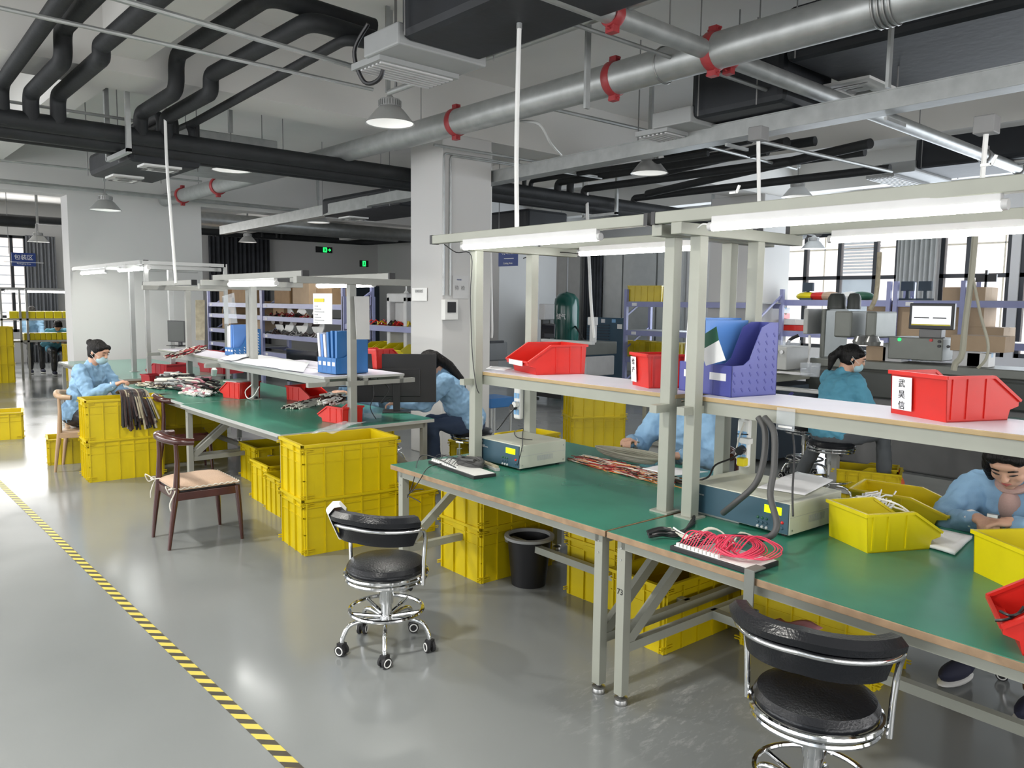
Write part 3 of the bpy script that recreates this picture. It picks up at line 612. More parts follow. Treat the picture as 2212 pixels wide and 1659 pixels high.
workbench('workbench', 'empty pale green workbench standing against the white divider pier', -13.2, 2.72, 3.25, 1.3, 0, top='grnfar', edge='creamgrey', leg='steel', post_m='steel',
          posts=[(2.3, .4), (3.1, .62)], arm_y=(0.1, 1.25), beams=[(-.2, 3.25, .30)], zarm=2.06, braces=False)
def tube_light(label, p, q, m='tube', r=.017, group='tube lamps on the bench gantries', power=11):
    p, q = Vector(p), Vector(q); d = q-p; t = thing('tube_light', label, 'tube light', (p+q)/2, math.atan2(d.y, d.x), group); L = d.length/2
    MB().cyl((-L, 0, -.02), (L, 0, -.02), r, 14).build('tube', m, t, smooth=True)
    MB().b2(-L, -.014, -.012, L, .014, .022).build('housing', 'lightgrey', t, bevel=.003)
    MB().cyl((-L-.018, 0, -.018), (-L, 0, -.018), r*1.05, 14).build('end_cap', 'lightgrey', t, smooth=True); MB().cyl((L, 0, -.018), (L+.018, 0, -.018), r*1.05, 14).build('end_cap', 'lightgrey', t, smooth=True)
    return t
def beam_pt(px, py, y): return Yp(px, py, y)
for lab, a, b, y in (('lit tube under the front left beam of the near gantry', (1003, 536), (1292, 514), 2.79), ('lit tube under the rear beam of the left near gantry', (1254, 549), (1500, 540), 3.60),
        ('longest lit tube, under the front beam of the right near gantry', (1540, 486), (2165, 432), 2.72), ('lit tube under the rear beam of the right near gantry', (1798, 517), (2330, 492), 3.58)):
    p, q = Yp(*a, y), Yp(*b, y); z = 2.035; p.z = q.z = z; tube_light(lab, p, q)
for lab, a, b, y, z in (('lit tube under the front beam of the left bench gantry', (497, 617), (596, 611), 2.86, 1.86), ('lit tube hanging just left of the post with the clipped paper', (688, 626), (806, 621), 3.47, 1.86),
        ('lit tube at the far end of the gantry before the white pier', (176, 577), (228, 571), 3.0, 2.08), ('second lit tube on the gantry before the white pier', (257, 567), (320, 561), 3.0, 2.08)):
    p, q = Yp(*a, y), Yp(*b, y); p.z = q.z = z; tube_light(lab, p, q, 'tubefar', .02)
# far gantry crossbar over the pier bench
g = thing('lamp_gantry', 'thin steel goal-post gantry standing between the left bench and the white pier', 'gantry', (0, 0, 0))
x = -9.7
for (pa, pb) in (((x-.2, 2.95, 2.13), (x-.2, 3.95, 2.13)),): MB().bar(pa, pb, .04, .04).build('crossbar', 'steel', g)
MB().bar((x-.2, 3.95, 0), (x-.2, 3.95, 2.15), .04, .04).build('post', 'steel', g)
MB().bar((x-.2, 2.95, 2.13), (-13, 2.95, 2.13), .04, .05).build('beam', 'steel', g)
MB().bar((x-.2, 3.0, .757), (x-.2, 3.0, 2.13), .045, .045).build('post', 'steel', g)
# ================================================================== CRATES AND BINS
CL, CW, CHH = .68, .46, .385
def make_crate():
    t = thing('stacking_crate', 'x', 'crate', (0, 0, 0))
    th = .008; l, w, h = CL/2, CW/2, CHH; tp = .955
    mb = MB()
    def wall(a, b, o):  # outward wall from bottom edge a-b
        pass
    bl, bw = l*tp, w*tp
    outer = [(-bl, -bw, .0), (bl, -bw, .0), (bl, bw, .0), (-bl, bw, .0), (-l+.014, -w+.014, h), (l-.014, -w+.014, h), (l-.014, w-.014, h), (-l+.014, w-.014, h)]
    inner = [(x*(1-th/abs(x)) if 1 else x, y*(1-th/abs(y)), z+(th if z == 0 else 0)) for x, y, z in outer]
    mb.add(outer+inner, [(0, 3, 2, 1), (8, 9, 10, 11)]+[(i, (i+1) % 4, 4+(i+1) % 4, 4+i) for i in range(4)]+[(8+(i+1) % 4, 8+i, 12+i, 12+(i+1) % 4) for i in range(4)]+[(4+i, 4+(i+1) % 4, 12+(i+1) % 4, 12+i) for i in range(4)])
    mb.build('shell', 'yellow', t)
    rb = MB()
    def ring(z0, z1, e):
        f = lambda z: tp+(1-tp)*z/h
        a, b = l*f(z1)-.012+e, w*f(z1)-.012+e
        rb.b2(-a, -b, z0, a, -b+.016, z1).b2(-a, b-.016, z0, a, b, z1).b2(-a, -b, z0, -a+.016, b, z1).b2(a-.016, -b, z0, a, b, z1)
    ring(h-.018, h, .014); ring(h-.062, h-.055, .008); ring(h*.36, h*.36+.006, .007); ring(h*.66, h*.66+.006, .007)
    for i in range(6):
        u = -l*.93+i*l*1.86/5
        for s in (-1, 1):
            if 1: rb.box((u*(1 if abs(u) < l*.8 else .985), s*(w*.972), h/2-.01), (.007, .014, h-.03), taper=1)
    for i in range(4):
        u = -w*.84+i*w*1.68/3
        for s in (-1, 1): rb.box((s*l*.972, u, h/2-.01), (.014, .007, h-.03))
    for sx in (-1, 1):
        for sy in (-1, 1):
            for z in (.03, .045, h-.04, h-.03): rb.box((sx*l*.9, sy*w*.965, z), (.09, .014, .005))
    rb.build('rib', 'yellow', t)
    for s in (-1, 1): MB().b2(s*(l-.012)-.012, -.06, h-.055, s*(l-.012)+.006, .06, h-.02).build('handle', 'yellow', t)
    return t
crate0 = make_crate(); used = [False]
def crate(label, x, y, z=0, rz=0, s=(1, 1, 1), group='yellow stacking crates'):
    if not used[0]:
        used[0] = True; crate0.location = (x, y, z); crate0.rotation_euler = (0, 0, rz); crate0.scale = s; crate0['label'] = label; crate0['group'] = group; return crate0
    return dup(crate0, (x, y, z), rz, label, group, s)
def crate_px(label, px, py, rz, corner=(-1, -1), z=0, s=(1, 1, 1), **k):
    """the crate corner given in local signs stands on the floor at this image point"""
    p = Zp(px, py, 0); c = Vector((corner[0]*CL/2*s[0], corner[1]*CW/2*s[1], 0)); c = Matrix.Rotation(rz, 3, 'Z') @ c
    return crate(label, p.x-c.x, p.y-c.y, z, rz, s, **k)
NX = R(90)  # long side along Y
hc = CHH-.018
# stack beside the bench end, centre
for k, lab in enumerate(('bottom yellow crate of the open two-crate stack left of the chrome stool', 'upper open yellow crate holding a plastic bag, left of the chrome stool')):
    crate_px(lab, 655, 1204, R(84), (-1, -1), z=k*hc, s=(1.06, .98, 1))
crate_px('single yellow crate on the floor between the open stack and the near bench leg', 945, 1146, R(87), (1, -1), s=(.95, .8, .82))
for k, lab in enumerate(('bottom yellow crate under the left end of the near bench', 'second yellow crate under the left end of the near bench')):
    crate_px(lab, 1037, 1264, R(88), (-1, -1), z=k*hc*.93, s=(.9, .98, .9))
for k, lab in enumerate(('bottom yellow crate behind the black waste bin', 'upper yellow crate behind the black waste bin')):
    crate(lab, -2.95, 3.55, k*hc*.9, R(90), (.9, .9, .9))
crate('yellow crate on the floor behind the front bench legs', -2.42, 3.35, 0, R(88), (1, .8, .9)); crate('upper yellow crate behind the front bench legs', -2.42, 3.35, hc*.9, R(88), (1, .8, .9)) if 0 else None
# under the right bench behind the big stool
for k, lab in enumerate(('bottom yellow crate under the bench behind the near black stool', 'top yellow crate under the bench behind the near black stool')):
    crate_px(lab, 1895, 1499, R(2), (1, -1), z=k*hc*.9, s=(1.03, .8, .9))
crate_px('yellow crate between the diagonal braces and the near black stool', 1600, 1362, R(2), (1, -1), s=(.5, .8, .9), z=0); crate_px('upper yellow crate between the diagonal braces and the near black stool', 1600, 1362, R(2), (1, -1), s=(.5, .8, .9), z=hc*.9)
# masked woman's stack
for k, lab in enumerate(('bottom yellow crate of the stack before the masked woman', 'top open yellow crate draped with brown wire looms before the masked woman')):
    crate_px(lab, 190, 1044, R(86), (-1, -1), z=k*hc*1.02, s=(1.0, .8, 1.02))
crate('small yellow crate behind the light wooden chair', -9.15, 2.02, 0, R(80), (.8, .8, .7))
crate_px('lone yellow crate cut by the left picture edge', 53, 948, R(80), (1, -1), s=(1, 1, .85))
# under the far-left benches
k_ = 0
for lab, x, y, s, z in (('yellow crate under the left bench beside its right leg', -6.25, 3.05, (.9, .95, .9), 0), ('yellow crate under the middle of the left bench', -6.0, 3.45, (1, 1, .9), 0), ('upper yellow crate under the middle of the left bench', -6.0, 3.45, (1, 1, .8), .345),
        ('yellow crate behind the open stack, under the right end of the left bench', -5.85, 2.95, (.8, .8, .8), 0),
        ('yellow crate deep under the left bench near the black shoes', -7.1, 3.35, (1, 1, .9), 0), ('yellow crate under the far bench half, left of the dark chair back', -8.6, 3.0, (1, 1, 1), 0), ('upper yellow crate under the far bench half', -8.6, 3.0, (1, 1, .8), .37),
        ('yellow crate stacked at the left end of the far bench', -9.75, 3.0, (1, 1, 1), 0), ('second yellow crate stacked at the left end of the far bench', -9.75, 3.0, (1, 1, .8), .37)):
    crate(lab, x, y, z, R(86), s)
crate_px('small yellow crate peeping out behind the left tester', 1012, 1046, R(90), (-1, -1), s=(.7, .7, 1)); crate('upper yellow crate just left of the left tester', -4.22, 3.92, .0, R(90), (.6, .6, 1)) ; crate('top yellow crate just left of the left tester', -4.22, 3.92, .367, R(90), (.6, .6, 1))
# far stacks right of centre
for k, lab in enumerate(('bottom yellow crate of the far stack under the shelf of the near bench', 'top yellow crate of the far stack under the shelf of the near bench')):
    crate_px(lab, 1352, 968, R(60), (1, -1), z=k*hc, s=(1, .9, 1))
# packing area stacks beyond the divider
for c in range(2):
    for k in range(3):
        crate('yellow crate, %s of the %s pile at the packing bench' % (('bottom one', 'second one', 'top one')[k], ('left-hand', 'right-hand')[c]), -18.6, 2.1+c*.62, k*hc, R(90), (.9, 1, 1), 'yellow crates piled at the packing bench')
for k in range(2): crate('yellow crate %s under the packing table' % ('standing' if k == 0 else 'stacked second'), -18.3, 4.2, k*hc, R(90), (.9, 1, 1), 'yellow crates piled at the packing bench')
for i, (px, py, lab) in enumerate(((2190, 960, 'yellow crate on the floor at the right picture edge behind the shelf'), (1870, 1045, 'yellow crate under the machine bench beside the grey trousers'))):
    p = Zp(px, py+40, 0); crate(lab, p.x, p.y, .0, R(20), (.8, .8, .8))
# ---------------------------------------------------------------- open-front picking bins (front opening towards local +x)
def picking_bin(name, label, loc, rz, L=.30, Wd=.2, H=.15, m='red', lab=None, group=None, labside=None, lipf=.42, tilt=(0, 0), labback=None):
    t = thing(name, label, 'bin', loc, (tilt[0], tilt[1], rz), group); th = .004
    mb = MB(); y = Wd/2
    side = [(-L/2+.01, 0), (L/2-.05, 0), (L/2-.04, H*lipf*.55), (L/2, H*lipf*.72), (L/2, H*lipf), (L*.12, H), (-L/2, H)]
    for s in (-1, 1):
        M4 = T4((0, s*y+(th if s < 0 else 0), 0), (pi/2, 0, 0)); mb.prism(side, th, M4)
    mb.b2(-L/2+.01, -y, 0, L/2-.05, y, th)
    mb.add([(-L/2+.01, -y, 0), (-L/2+.01, y, 0), (-L/2, y, H), (-L/2, -y, H), (-L/2+.014, -y, 0), (-L/2+.014, y, 0), (-L/2+.004, y, H), (-L/2+.004, -y, H)], [(0, 1, 2, 3), (7, 6, 5, 4), (3, 2, 6, 7)])
    f = [(L/2-.05, 0), (L/2-.04, H*lipf*.55), (L/2, H*lipf*.72), (L/2, H*lipf)]
    vs = []
    for x, z in f: vs += [(x, -y, z), (x, y, z), (x-th, -y, z), (x-th, y, z)]
    fs = []
    for i in range(3): a = i*4; fs += [(a, a+4, a+5, a+1), (a+3, a+7, a+6, a+2)]
    fs.append((12, 14, 15, 13)); mb.add(vs, fs)
    mb.build('body', m, t)
    r = MB()
    for s in (-1, 1):
        r.bar((-L/2-.004, s*y, H-.006), (L*.12, s*y, H-.006), .016, .010); r.bar((L*.12, s*y, H-.005), (L/2+.004, s*y, H*lipf), .016, .010)
        for x in (-L*.22, L*.03, -L*.42): r.b2(x-.004, s*y-.004 if s < 0 else y, .01, x+.004, s*y if s < 0 else y+.004, H*.93)
    r.bar((-L/2-.004, -y-.006, H-.006), (-L/2-.004, y+.006, H-.006), .012, .014); r.bar((L/2+.004, -y, H*lipf), (L/2+.004, y, H*lipf), .010, .010)
    r.build('rim', m, t)
    if lab == 'front': MB().box((L/2+.012, 0, H*lipf*.85), (.001, Wd*.62, H*.17)).build('label', 'paper', t)
    if labside:
        o = MB().b2(-L/2+.025, -y-.0055, H*.14, -L/2+.025+L*.22, -y-.0045, H*.88).build('label', 'paper', t)
        for i, ch in enumerate(labside): text(ch, H*.2, 'black', o, (-L/2+.025+L*.11, -y-.006, H*(.72-.25*i)), (pi/2, 0, 0))
    if labback:
        w0, w1 = (y*.15, y*.88) if len(labback) > 2 else (y*.25, y*.9)
        o = MB().b2(-.0006, w0, H*.12, .0, w1, H*.88).build('label', 'paper', t, loc=(-L/2-.0005, 0, 0), rot=(0, -R(3), 0))
        for i, ch in enumerate(labback): text(ch, H*.2, 'black', o, (-.0015, (w0+w1)/2, H*(.72-.25*i)), (pi/2, 0, -pi/2))
    return t
def on(px, py, z): return Zp(px, py, z)
ZS = 1.30
p = on(1150, 803, ZS); picking_bin('parts_bin', 'red open-front bin with white label strip at the left end of the near shelf', (p.x+.06, p.y+.05, ZS), R(-135)+R(25), .36, .34, .17, 'red', 'front')
p = on(1385, 833, ZS)
def back_bin(label, loc, rz, L, Wd, H, m, txt): return picking_bin('parts_bin', label, loc, rz, L, Wd, H, m, None, None, None, labback=txt)
back_bin('red bin with a narrow white handwritten label beside the file box', (p.x+.09, p.y+.10, ZS), R(64), .32, .19, .165, 'red', '给产')
p = on(2010, 903, ZS); back_bin('big red bin with white handwritten paper at the right end of the near shelf', (p.x+.03, p.y+.12, ZS), R(66), .34, .26, .165, 'red', '武昊信')
# yellow bins on the right bench
p = on(1850, 1180, ZT); picking_bin('parts_bin', 'yellow open-front bin full of white cables on the right bench', (p.x+.04, p.y+.14, ZT), R(62), .34, .24, .155, 'yellowbin')
p = on(1925, 1120, ZT); picking_bin('parts_bin', 'yellow bin half hidden behind the bin of white cables', (p.x, p.y+.13, ZT-.0), R(10), .40, .26, .11, 'yellow')
p = on(2170, 1262, ZT); picking_bin('parts_bin', 'large yellow bin cut by the right picture edge on the near bench', (p.x+.10, p.y+.13, ZT), R(55), .38, .28, .155, 'yellowbin')
p = on(2155, 1385, ZT); picking_bin('parts_bin', 'red open-front bin with black wires at the front right corner of the bench', (p.x+.14, p.y+.12, ZT), R(205), .36, .26, .17, 'red')
# left bench bins
p = on(735, 915, ZT); back_bin('red bin of white connectors at the corner post of the left bench', (p.x-.10, p.y+.06, ZT), R(190), .30, .2, .13, 'red', None)
p = on(643, 866, ZT); back_bin('red bin lying on the left bench under the blue file box', (p.x, p.y+.1, ZT), R(10), .36, .22, .135, 'red', None)
p = on(502, 859, ZT); picking_bin('parts_bin', 'red bin with grey foam lid just left of the bench joint', (p.x, p.y+.08, ZT), R(195), .3, .24, .16, 'red')
p = on(312, 803, .80); picking_bin('parts_bin', 'dark red bin at the near end of the pale green bench', (-10.0, 3.25, .757), R(190), .5, .3, .17, 'darkred')
picking_bin('parts_bin', 'dark red bin with pale side standing behind on the pale green bench', (-10.25, 4.0, .757), R(190), .6, .3, .3, 'darkred')
p = on(795, 790, 1.18); picking_bin('parts_bin', 'small red bin behind the corner post of the left bench', (-5.9, 3.72, 1.13), R(100), .3, .2, .17, 'red')
picking_bin('parts_bin', 'dark red bin on the crates between the pale bench and the cluttered one', (-9.66, 3.02, .37+.8*CHH), R(100), .3, .2, .15, 'darkred')
# ================================================================== SEATS
def chrome_stool(label, loc, rz, seat_z=.43, back=True, wheels=True, first=None):
    if first is not None: return dup(first, loc, rz, label)
    t = thing('swivel_stool', label, 'stool', loc, rz, 'black padded chrome stools')
    z = seat_z; k = z-.43
    MB().lathe([(0, z-.045), (.165, z-.045), (.187, z-.03), (.192, z-.008), (.18, z+.012), (.14, z+.024), (0, z+.028)], n=40).build('seat', 'leather', t, smooth=True)
    g = MB()
    for r_, zz, q in ((.197, z-.04, .011), (.19, z-.066, .011)): g.tube([(r_*cos(a), r_*sin(a), zz) for a in [i*2*pi/40 for i in range(40)]], q, 8, closed=True)
    g.build('seat_ring', 'chrome', t, smooth=True)
    MB().lathe([(0, z-.05), (.06, z-.06), (.035, z-.09), (.035, z-.20), (.027, z-.20), (.027, .17), (.035, .17), (.036, .13), (0, .125)], n=20).build('column', 'chrome', t, smooth=True)
    MB().tube([(.03, 0, z-.085), (.13, -.02, z-.085), (.17, -.03, z-.09)], [.006, .006, .012], 8).build('height_lever', 'black', t, smooth=True)
    MB().tube([(.178*cos(a), .178*sin(a), .20) for a in [i*2*pi/40 for i in range(40)]], .010, 8, closed=True).build('foot_ring', 'chrome', t, smooth=True)
    sp = MB()
    for i in range(5): a = i*2*pi/5+.3; sp.cyl((.03*cos(a), .03*sin(a), .165), (.178*cos(a), .178*sin(a), .20), .009, 8)
    sp.build('foot_ring_spoke', 'chrome', t, smooth=True)
    for i in range(5):
        a = i*2*pi/5+.3; c, s = cos(a), sin(a)
        lg = MB().tube(smoothpath([(.03*c, .03*s, .15), (.12*c, .12*s, .155), (.185*c, .185*s, .14), (.215*c, .215*s, .09), (.22*c, .22*s, .062)], 5), .0115, 10).build('leg', 'chrome', t, smooth=True)
        w = MB(); b = a+.7; ax = Vector((cos(b), sin(b), 0)); c0 = Vector((.222*c, .222*s, .027))
        w.box((c0.x, c0.y, .045), (.034, .034, .034)); cs = MB()
        for s2 in (-1, 1): w.cyl(c0+ax*s2*.008, c0+ax*s2*.022, .027, 16)
        o = w.build('caster', 'rubber', lg, smooth=True)
        for s2 in (-1, 1): h = MB(); h.tube([c0+ax*s2*.0225+(Vector((0, 0, 1))*sin(q)+Vector((-sin(b), cos(b), 0))*cos(q))*.019 for q in [i2*pi/8 for i2 in range(16)]], .003, 6, closed=True); h.build('wheel_rim', 'nearwhite', lg, smooth=True)
    if back:
        h = z+.235; arc = lambda r_, a0, a1, zz, n=20, dz=0: [(r_*sin(a0+(a1-a0)*i/n), -r_*cos(a0+(a1-a0)*i/n), zz+dz*abs(i/n*2-1)) for i in range(n+1)]
        A = R(88)
        pts = [(-.218, .0, z-.07), (-.222, .0, z+.05), (-.232, .0, z+.16)]+arc(.25, -R(80), R(80), h, 20, -.02)+[(.232, .0, z+.16), (.222, 0, z+.05), (.218, .0, z-.07)]
        MB().tube(smoothpath(pts, 2), .0105, 10).build('back_tube', 'chrome', t, smooth=True)
        mb = MB(); n = 28; B = R(78)
        prof = [(-.034, -.085), (-.040, -.02), (-.036, .035), (-.012, .062), (.020, .060), (.042, .038), (.038, .016), (.010, .004), (-.006, -.02), (-.016, -.088)]
        vs = []
        for i in range(n+1):
            a = -B+2*B*i/n; e = min(1, (1-abs(i/n*2-1))*9+.35)
            for dx, dz in prof: r_ = .236+dx*e; vs.append((r_*sin(a), -r_*cos(a), h+.008+dz*e-.02*abs(i/n*2-1)))
        k8 = len(prof); mb.add(vs, [(i*k8+j, i*k8+(j+1) % k8, (i+1)*k8+(j+1) % k8, (i+1)*k8+j) for i in range(n) for j in range(k8)]+[tuple(range(k8)), tuple(n*k8+j for j in reversed(range(k8)))])
        o = mb.build('backrest_pad', 'leather', t, smooth=True)
    return t
S0 = chrome_stool('chrome stool with curved black backrest mended with white tape, standing in the aisle', (-3.20, 2.04, 0), R(20))
tp = MB(); vs = []; n = 8
for i in range(n+1):
    a = R(-62)+R(30)*i/n
    for dx, dz in ((-.042, -.09), (-.044, .035), (-.014, .068), (.022, .066), (.048, .038), (.034, .0), (-.004, -.09)): vs.append(((.236+dx)*sin(a), -(.236+dx)*cos(a), .43+.235+.004+dz))
tp.add(vs, [(i*7+j, i*7+(j+1) % 7, (i+1)*7+(j+1) % 7, (i+1)*7+j) for i in range(n) for j in range(7)]); tp.build('tape_patch', 'white', S0, smooth=True)
chrome_stool('chrome stool with plain curved black backrest in the near foreground', (-1.14, 2.33, 0), R(14), .47)
S2 = chrome_stool('round chrome stool carrying the woman seen from behind', (-3.22, 6.62, 0), R(-25), .53, back=False)
chrome_stool('empty round chrome stool beside the one the turned-away woman uses', (-3.85, 7.35, 0), 0, .50, False, first=S2)
chrome_stool('chrome stool base behind the right bench under the woman in the pink sweater', (-.95, 4.2, 0), 0, .50, False, first=S2)
chrome_stool('round chrome stool under the long-haired person at the end of the left bench', (-5.62, 4.52, 0), .4, .5, False, first=S2)
chrome_stool('round chrome stool under the person behind the leaning blue file box', (-6.85, 4.34, 0), .9, .5, False, first=S2)
# dark elbow chair
def elbow_chair(label, loc, rz, wood='wooddark', cushion=True, arms='horn'):
    t = thing('wooden_armchair', label, 'chair', loc, rz)   # faces +y
    sz = .40
    for sx in (-1, 1):
        MB().tube([(sx*.215, .21, sz-.005), (sx*.222, .225, .18), (sx*.225, .235, 0)], [.021, .018, .011], 14).build('leg', wood, t, smooth=True)
        MB().tube([(sx*.19, -.255, .0), (sx*.195, -.23, .2), (sx*.20, -.20, sz), (sx*.205, -.19, .60), (sx*.20, -.195, .725)], [.012, .018, .023, .017, .014], 14).build('leg', wood, t, smooth=True)
    fr = MB()
    for s in (-1, 1): fr.bar((s*.21, -.2, sz-.035), (s*.215, .21, sz-.035), .022, .055)
    fr.bar((-.21, .21, sz-.035), (.21, .21, sz-.035), .022, .055).bar((-.2, -.2, sz-.035), (.2, -.2, sz-.035), .022, .055)
    fr.build('seat_frame', wood, t, bevel=.004)
    MB().b2(-.2, -.2, sz-.02, .2, .21, sz+.008).build('seat', 'leather' if cushion else wood, t, bevel=.012)
    n = 24; pts = []; rs = []
    for i in range(n+1):
        a = -R(72)+R(144)*i/n; e = abs(i/n*2-1)
        pts.append((.240*sin(a), -.085-.155*cos(a)+(.05 if e > .8 else 0)*(e-.8)*5, .735+.025*(1-e))); rs.append(.036-.012*e)
    MB().tube(pts, rs, 14).build('backrest', wood, t, smooth=True)
    if cushion:
        mb = MB(); N = 14; vs = []
        for i in range(N+1):
            for j in range(N+1):
                u, v = i/N*2-1, j/N*2-1; z = sz+.022+.034*(1-u**6)*(1-v**6)+.004*noise.noise(Vector((u*3, v*3, 1)))
                vs.append((u*.215, .01+v*.215, z))
        o = len(vs)
        for i in range(N+1):
            for j in range(N+1): u, v = i/N*2-1, j/N*2-1; vs.append((u*.215, .01+v*.215, sz+.008))
        fs = [(i*(N+1)+j, (i+1)*(N+1)+j, (i+1)*(N+1)+j+1, i*(N+1)+j+1) for i in range(N) for j in range(N)]
        fs += [tuple(reversed([o+k for k in f])) for f in fs]
        def S(a, b): fs.append((a, b, b+o, a+o))
        for k in range(N): S(k, k+1); S(N*(N+1)+k+1, N*(N+1)+k); S((k+1)*(N+1), k*(N+1)); S(k*(N+1)+N, (k+1)*(N+1)+N)
        mb.add(vs, fs); c = mb.build('cushion', 'cushion', t, smooth=True)
        zz = []
        for i in range(61): zz.append((-.218+.436*i/60, .01-.0+.0, 0))
        tr = MB()
        for (p, q) in (((.218, -.205), (.218, .225)), ((.218, .225), (-.218, .225))):
            tr.tube([(p[0]+(q[0]-p[0])*i/40+.0, p[1]+(q[1]-p[1])*i/40, sz+.020+.005*sin(i*1.6)) for i in range(41)], .004, 6)
        tr.build('trim', 'cord_white', c, smooth=True)
        for s in (-1, 1):
            tie = MB(); tie.tube(smoothpath([(s*.2, -.19, sz+.02), (s*.23, -.235, sz+.03), (s*.2, -.25, sz+.02), (s*.17, -.2, sz+.025), (s*.23, -.22, sz+.0), (s*.225, -.25, sz-.07), (s*.235, -.25, sz-.12)], 4), .0045, 6)
            tie.tube(smoothpath([(s*.21, -.235, sz+.02), (s*.24, -.28, sz+.055), (s*.25, -.26, sz+.0), (s*.21, -.235, sz+.015)], 4), .004, 6)
            tie.build('tie', 'cord_white', c, smooth=True)
    return t
pa, pb = Zp(368, 1188), Zp(505, 1168)
pcx = (Zp(368, 1188)+Zp(352, 1153)+Zp(505, 1168)+Zp(484, 1134))/4
elbow_chair('dark red-brown wooden armchair with beige tied cushion standing in the aisle', (pcx.x, pcx.y, 0), R(-2))
pc2 = Zp(345, 1015); elbow_chair('dark red-brown wooden armchair pushed up to the left bench behind the cushioned one', (pc2.x+.23, pc2.y+.16, 0), R(-12), cushion=False)
elbow_chair('pale wooden armchair the masked woman sits on', (-8.72, 2.02, 0), R(-22), 'woodlight', False)
elbow_chair('dark wooden armchair under the person behind the twin posts', (-3.02, 4.30, 0), R(180), 'wooddark', False)
# ================================================================== BIN, TESTERS, FIXTURES
p = Zp(1113, 1268)
t = thing('waste_bin', 'black round waste bin with grey rim under the near bench', 'waste bin', (p.x, p.y+.11, 0))
MB().lathe([(0, 0), (.105, 0), (.135, .30), (.132, .30), (.103, .008), (0, .008)], n=36).build('body', 'black', t, smooth=True)
MB().lathe([(.130, .285), (.152, .287), (.152, .303), (.128, .306), (.130, .285)], n=36).build('rim', 'midgrey', t, smooth=True)
def tester(label, loc, rz, Wd=.38, D=.32, H=.135):
    t = thing('cable_tester', label, 'tester', loc, rz)   # front = -y
    MB().b2(-Wd/2, 0, .012, Wd/2, D, H).build('case', 'testerbody', t, bevel=.003)
    f = MB().b2(-Wd/2+.004, -.006, .016, Wd/2-.004, .0, H-.004).build('front_panel', 'testerface', t)
    ft = MB()
    for sx in (-1, 1):
        for y in (.03, D-.03): ft.cyl((sx*(Wd/2-.04), y, 0), (sx*(Wd/2-.04), y, .013), .012, 12)
    ft.build('foot', 'black', t)
    MB().b2(Wd/2-.115, -.009, H*.62, Wd/2-.035, -.005, H*.84).build('display', 'lcd', f)
    cols = {0: 'plantgreen', 1: 'testerface', 2: 'lightgrey'}
    for r_ in range(3):
        for c in range(3): MB().lathe([(0, .006), (.005, .005), (.0065, 0)], n=12, M4=T4(rot=(pi/2, 0, 0))).build('button', cols[r_], f, smooth=True, loc=(Wd/2-.145+c*.021, -.006, H*.42-r_*.019))
    for z, m in ((H*.42, 'red'), (H*.26, 'testerface')): MB().lathe([(0, .006), (.005, .005), (.007, 0)], n=12, M4=T4(rot=(pi/2, 0, 0))).build('button', m, f, smooth=True, loc=(Wd/2-.03, -.006, z))
    text('KDST', .016, 'lightgrey', f, (-Wd/2+.035, -.0075, H*.86), (pi/2, 0, 0))
    text('KLT-6000\nCABLE/HARNESS TESTER', .008, 'lightgrey', f, (-Wd/2+.06, -.0075, H*.70), (pi/2, 0, 0))
    v = MB()
    for i in range(14): v.b2(Wd/2, D*.36+i*.009, .045, Wd/2+.0012, D*.36+.005+i*.009, .075)
    v.b2(Wd/2, 0, .083, Wd/2+.001, D, .085)
    v.build('vent', 'machgrey', t)
    for y in (.02, D-.02):
        for z in (.03, H-.03): MB().cyl((Wd/2, y, z), (Wd/2+.002, y, z), .004, 10).build('screw', 'dullsteel', t)
    return t
pA, pB = Zp(1124, 1018, ZT), Zp(1010, 965, ZT); w = .385
rzA = R(-1); tester('cream cable tester with dark blue panel at the left end of the near bench', (pA.x-w/2, pA.y, ZT), rzA, w, .36, .145)
pA2 = Zp(1704, 1164, ZT); rz2 = R(-3); tester('cream cable tester with teal blue panel and papers on top, on the right near bench', (pA2.x-.265, pA2.y+.015, ZT), rz2, .53, .40, .145)
def wires(name, label, cat, paths, m, r=.0022, n=6, group=None, parent=None):
    mb = MB()
    for p in paths: mb.tube(smoothpath(p, 5), r, n)
    o = mb.build(name, m, parent, smooth=True)
    return o if parent else tag(o, label, cat, group)
def fixture(label, a, b, wdt, m_list):
    """test board from table pixel a to b along its near edge"""
    p, q = Zp(*a, ZT), Zp(*b, ZT); d = (q-p); L = d.length; rz = math.atan2(d.y, d.x)
    t = thing('test_board', label, 'test board', (p.x, p.y, ZT), rz)
    MB().b2(0, 0, 0, L, wdt, .018).build('board', 'black', t, bevel=.002)
    MB().b2(.006, .006, .018, L-.006, wdt-.006, .0195).build('sheet', 'nearwhite', t)
    for i in range(12):
        x = .02+i*(L*.55)/12; MB().b2(x, .012, .019, x+L*.035, .03, .032).build('connector', 'nearwhite', t)
    return t, L, wdt
t, L, w_ = fixture('black-edged test board with grey and black leads before the left tester', (937, 1036-1), (1057, 1032), .115, None) if 0 else (None, 0, 0)
def board(label, c1, c2, c3, wm):
    P1, P2, P3 = Zp(*c1, ZT), Zp(*c2, ZT), Zp(*c3, ZT); d = P2-P1; rz = math.atan2(d.y, d.x); L = d.length; w = (P3-P2).length
    t = thing('test_board', label, 'test board', (P1.x, P1.y, ZT), rz)
    MB().b2(0, 0, 0, L, w, .018).build('board', 'black', t, bevel=.002)
    MB().b2(.012, .010, .018, L-.006, w-.006, .0195).build('sheet', 'nearwhite', t)
    cm = MB()
    for i in range(11): MB().b2(.02+i*L*.05, .012, .0195, .02+i*L*.05+L*.035, .028, .032).build('connector', 'nearwhite', t)
    return t, L, w
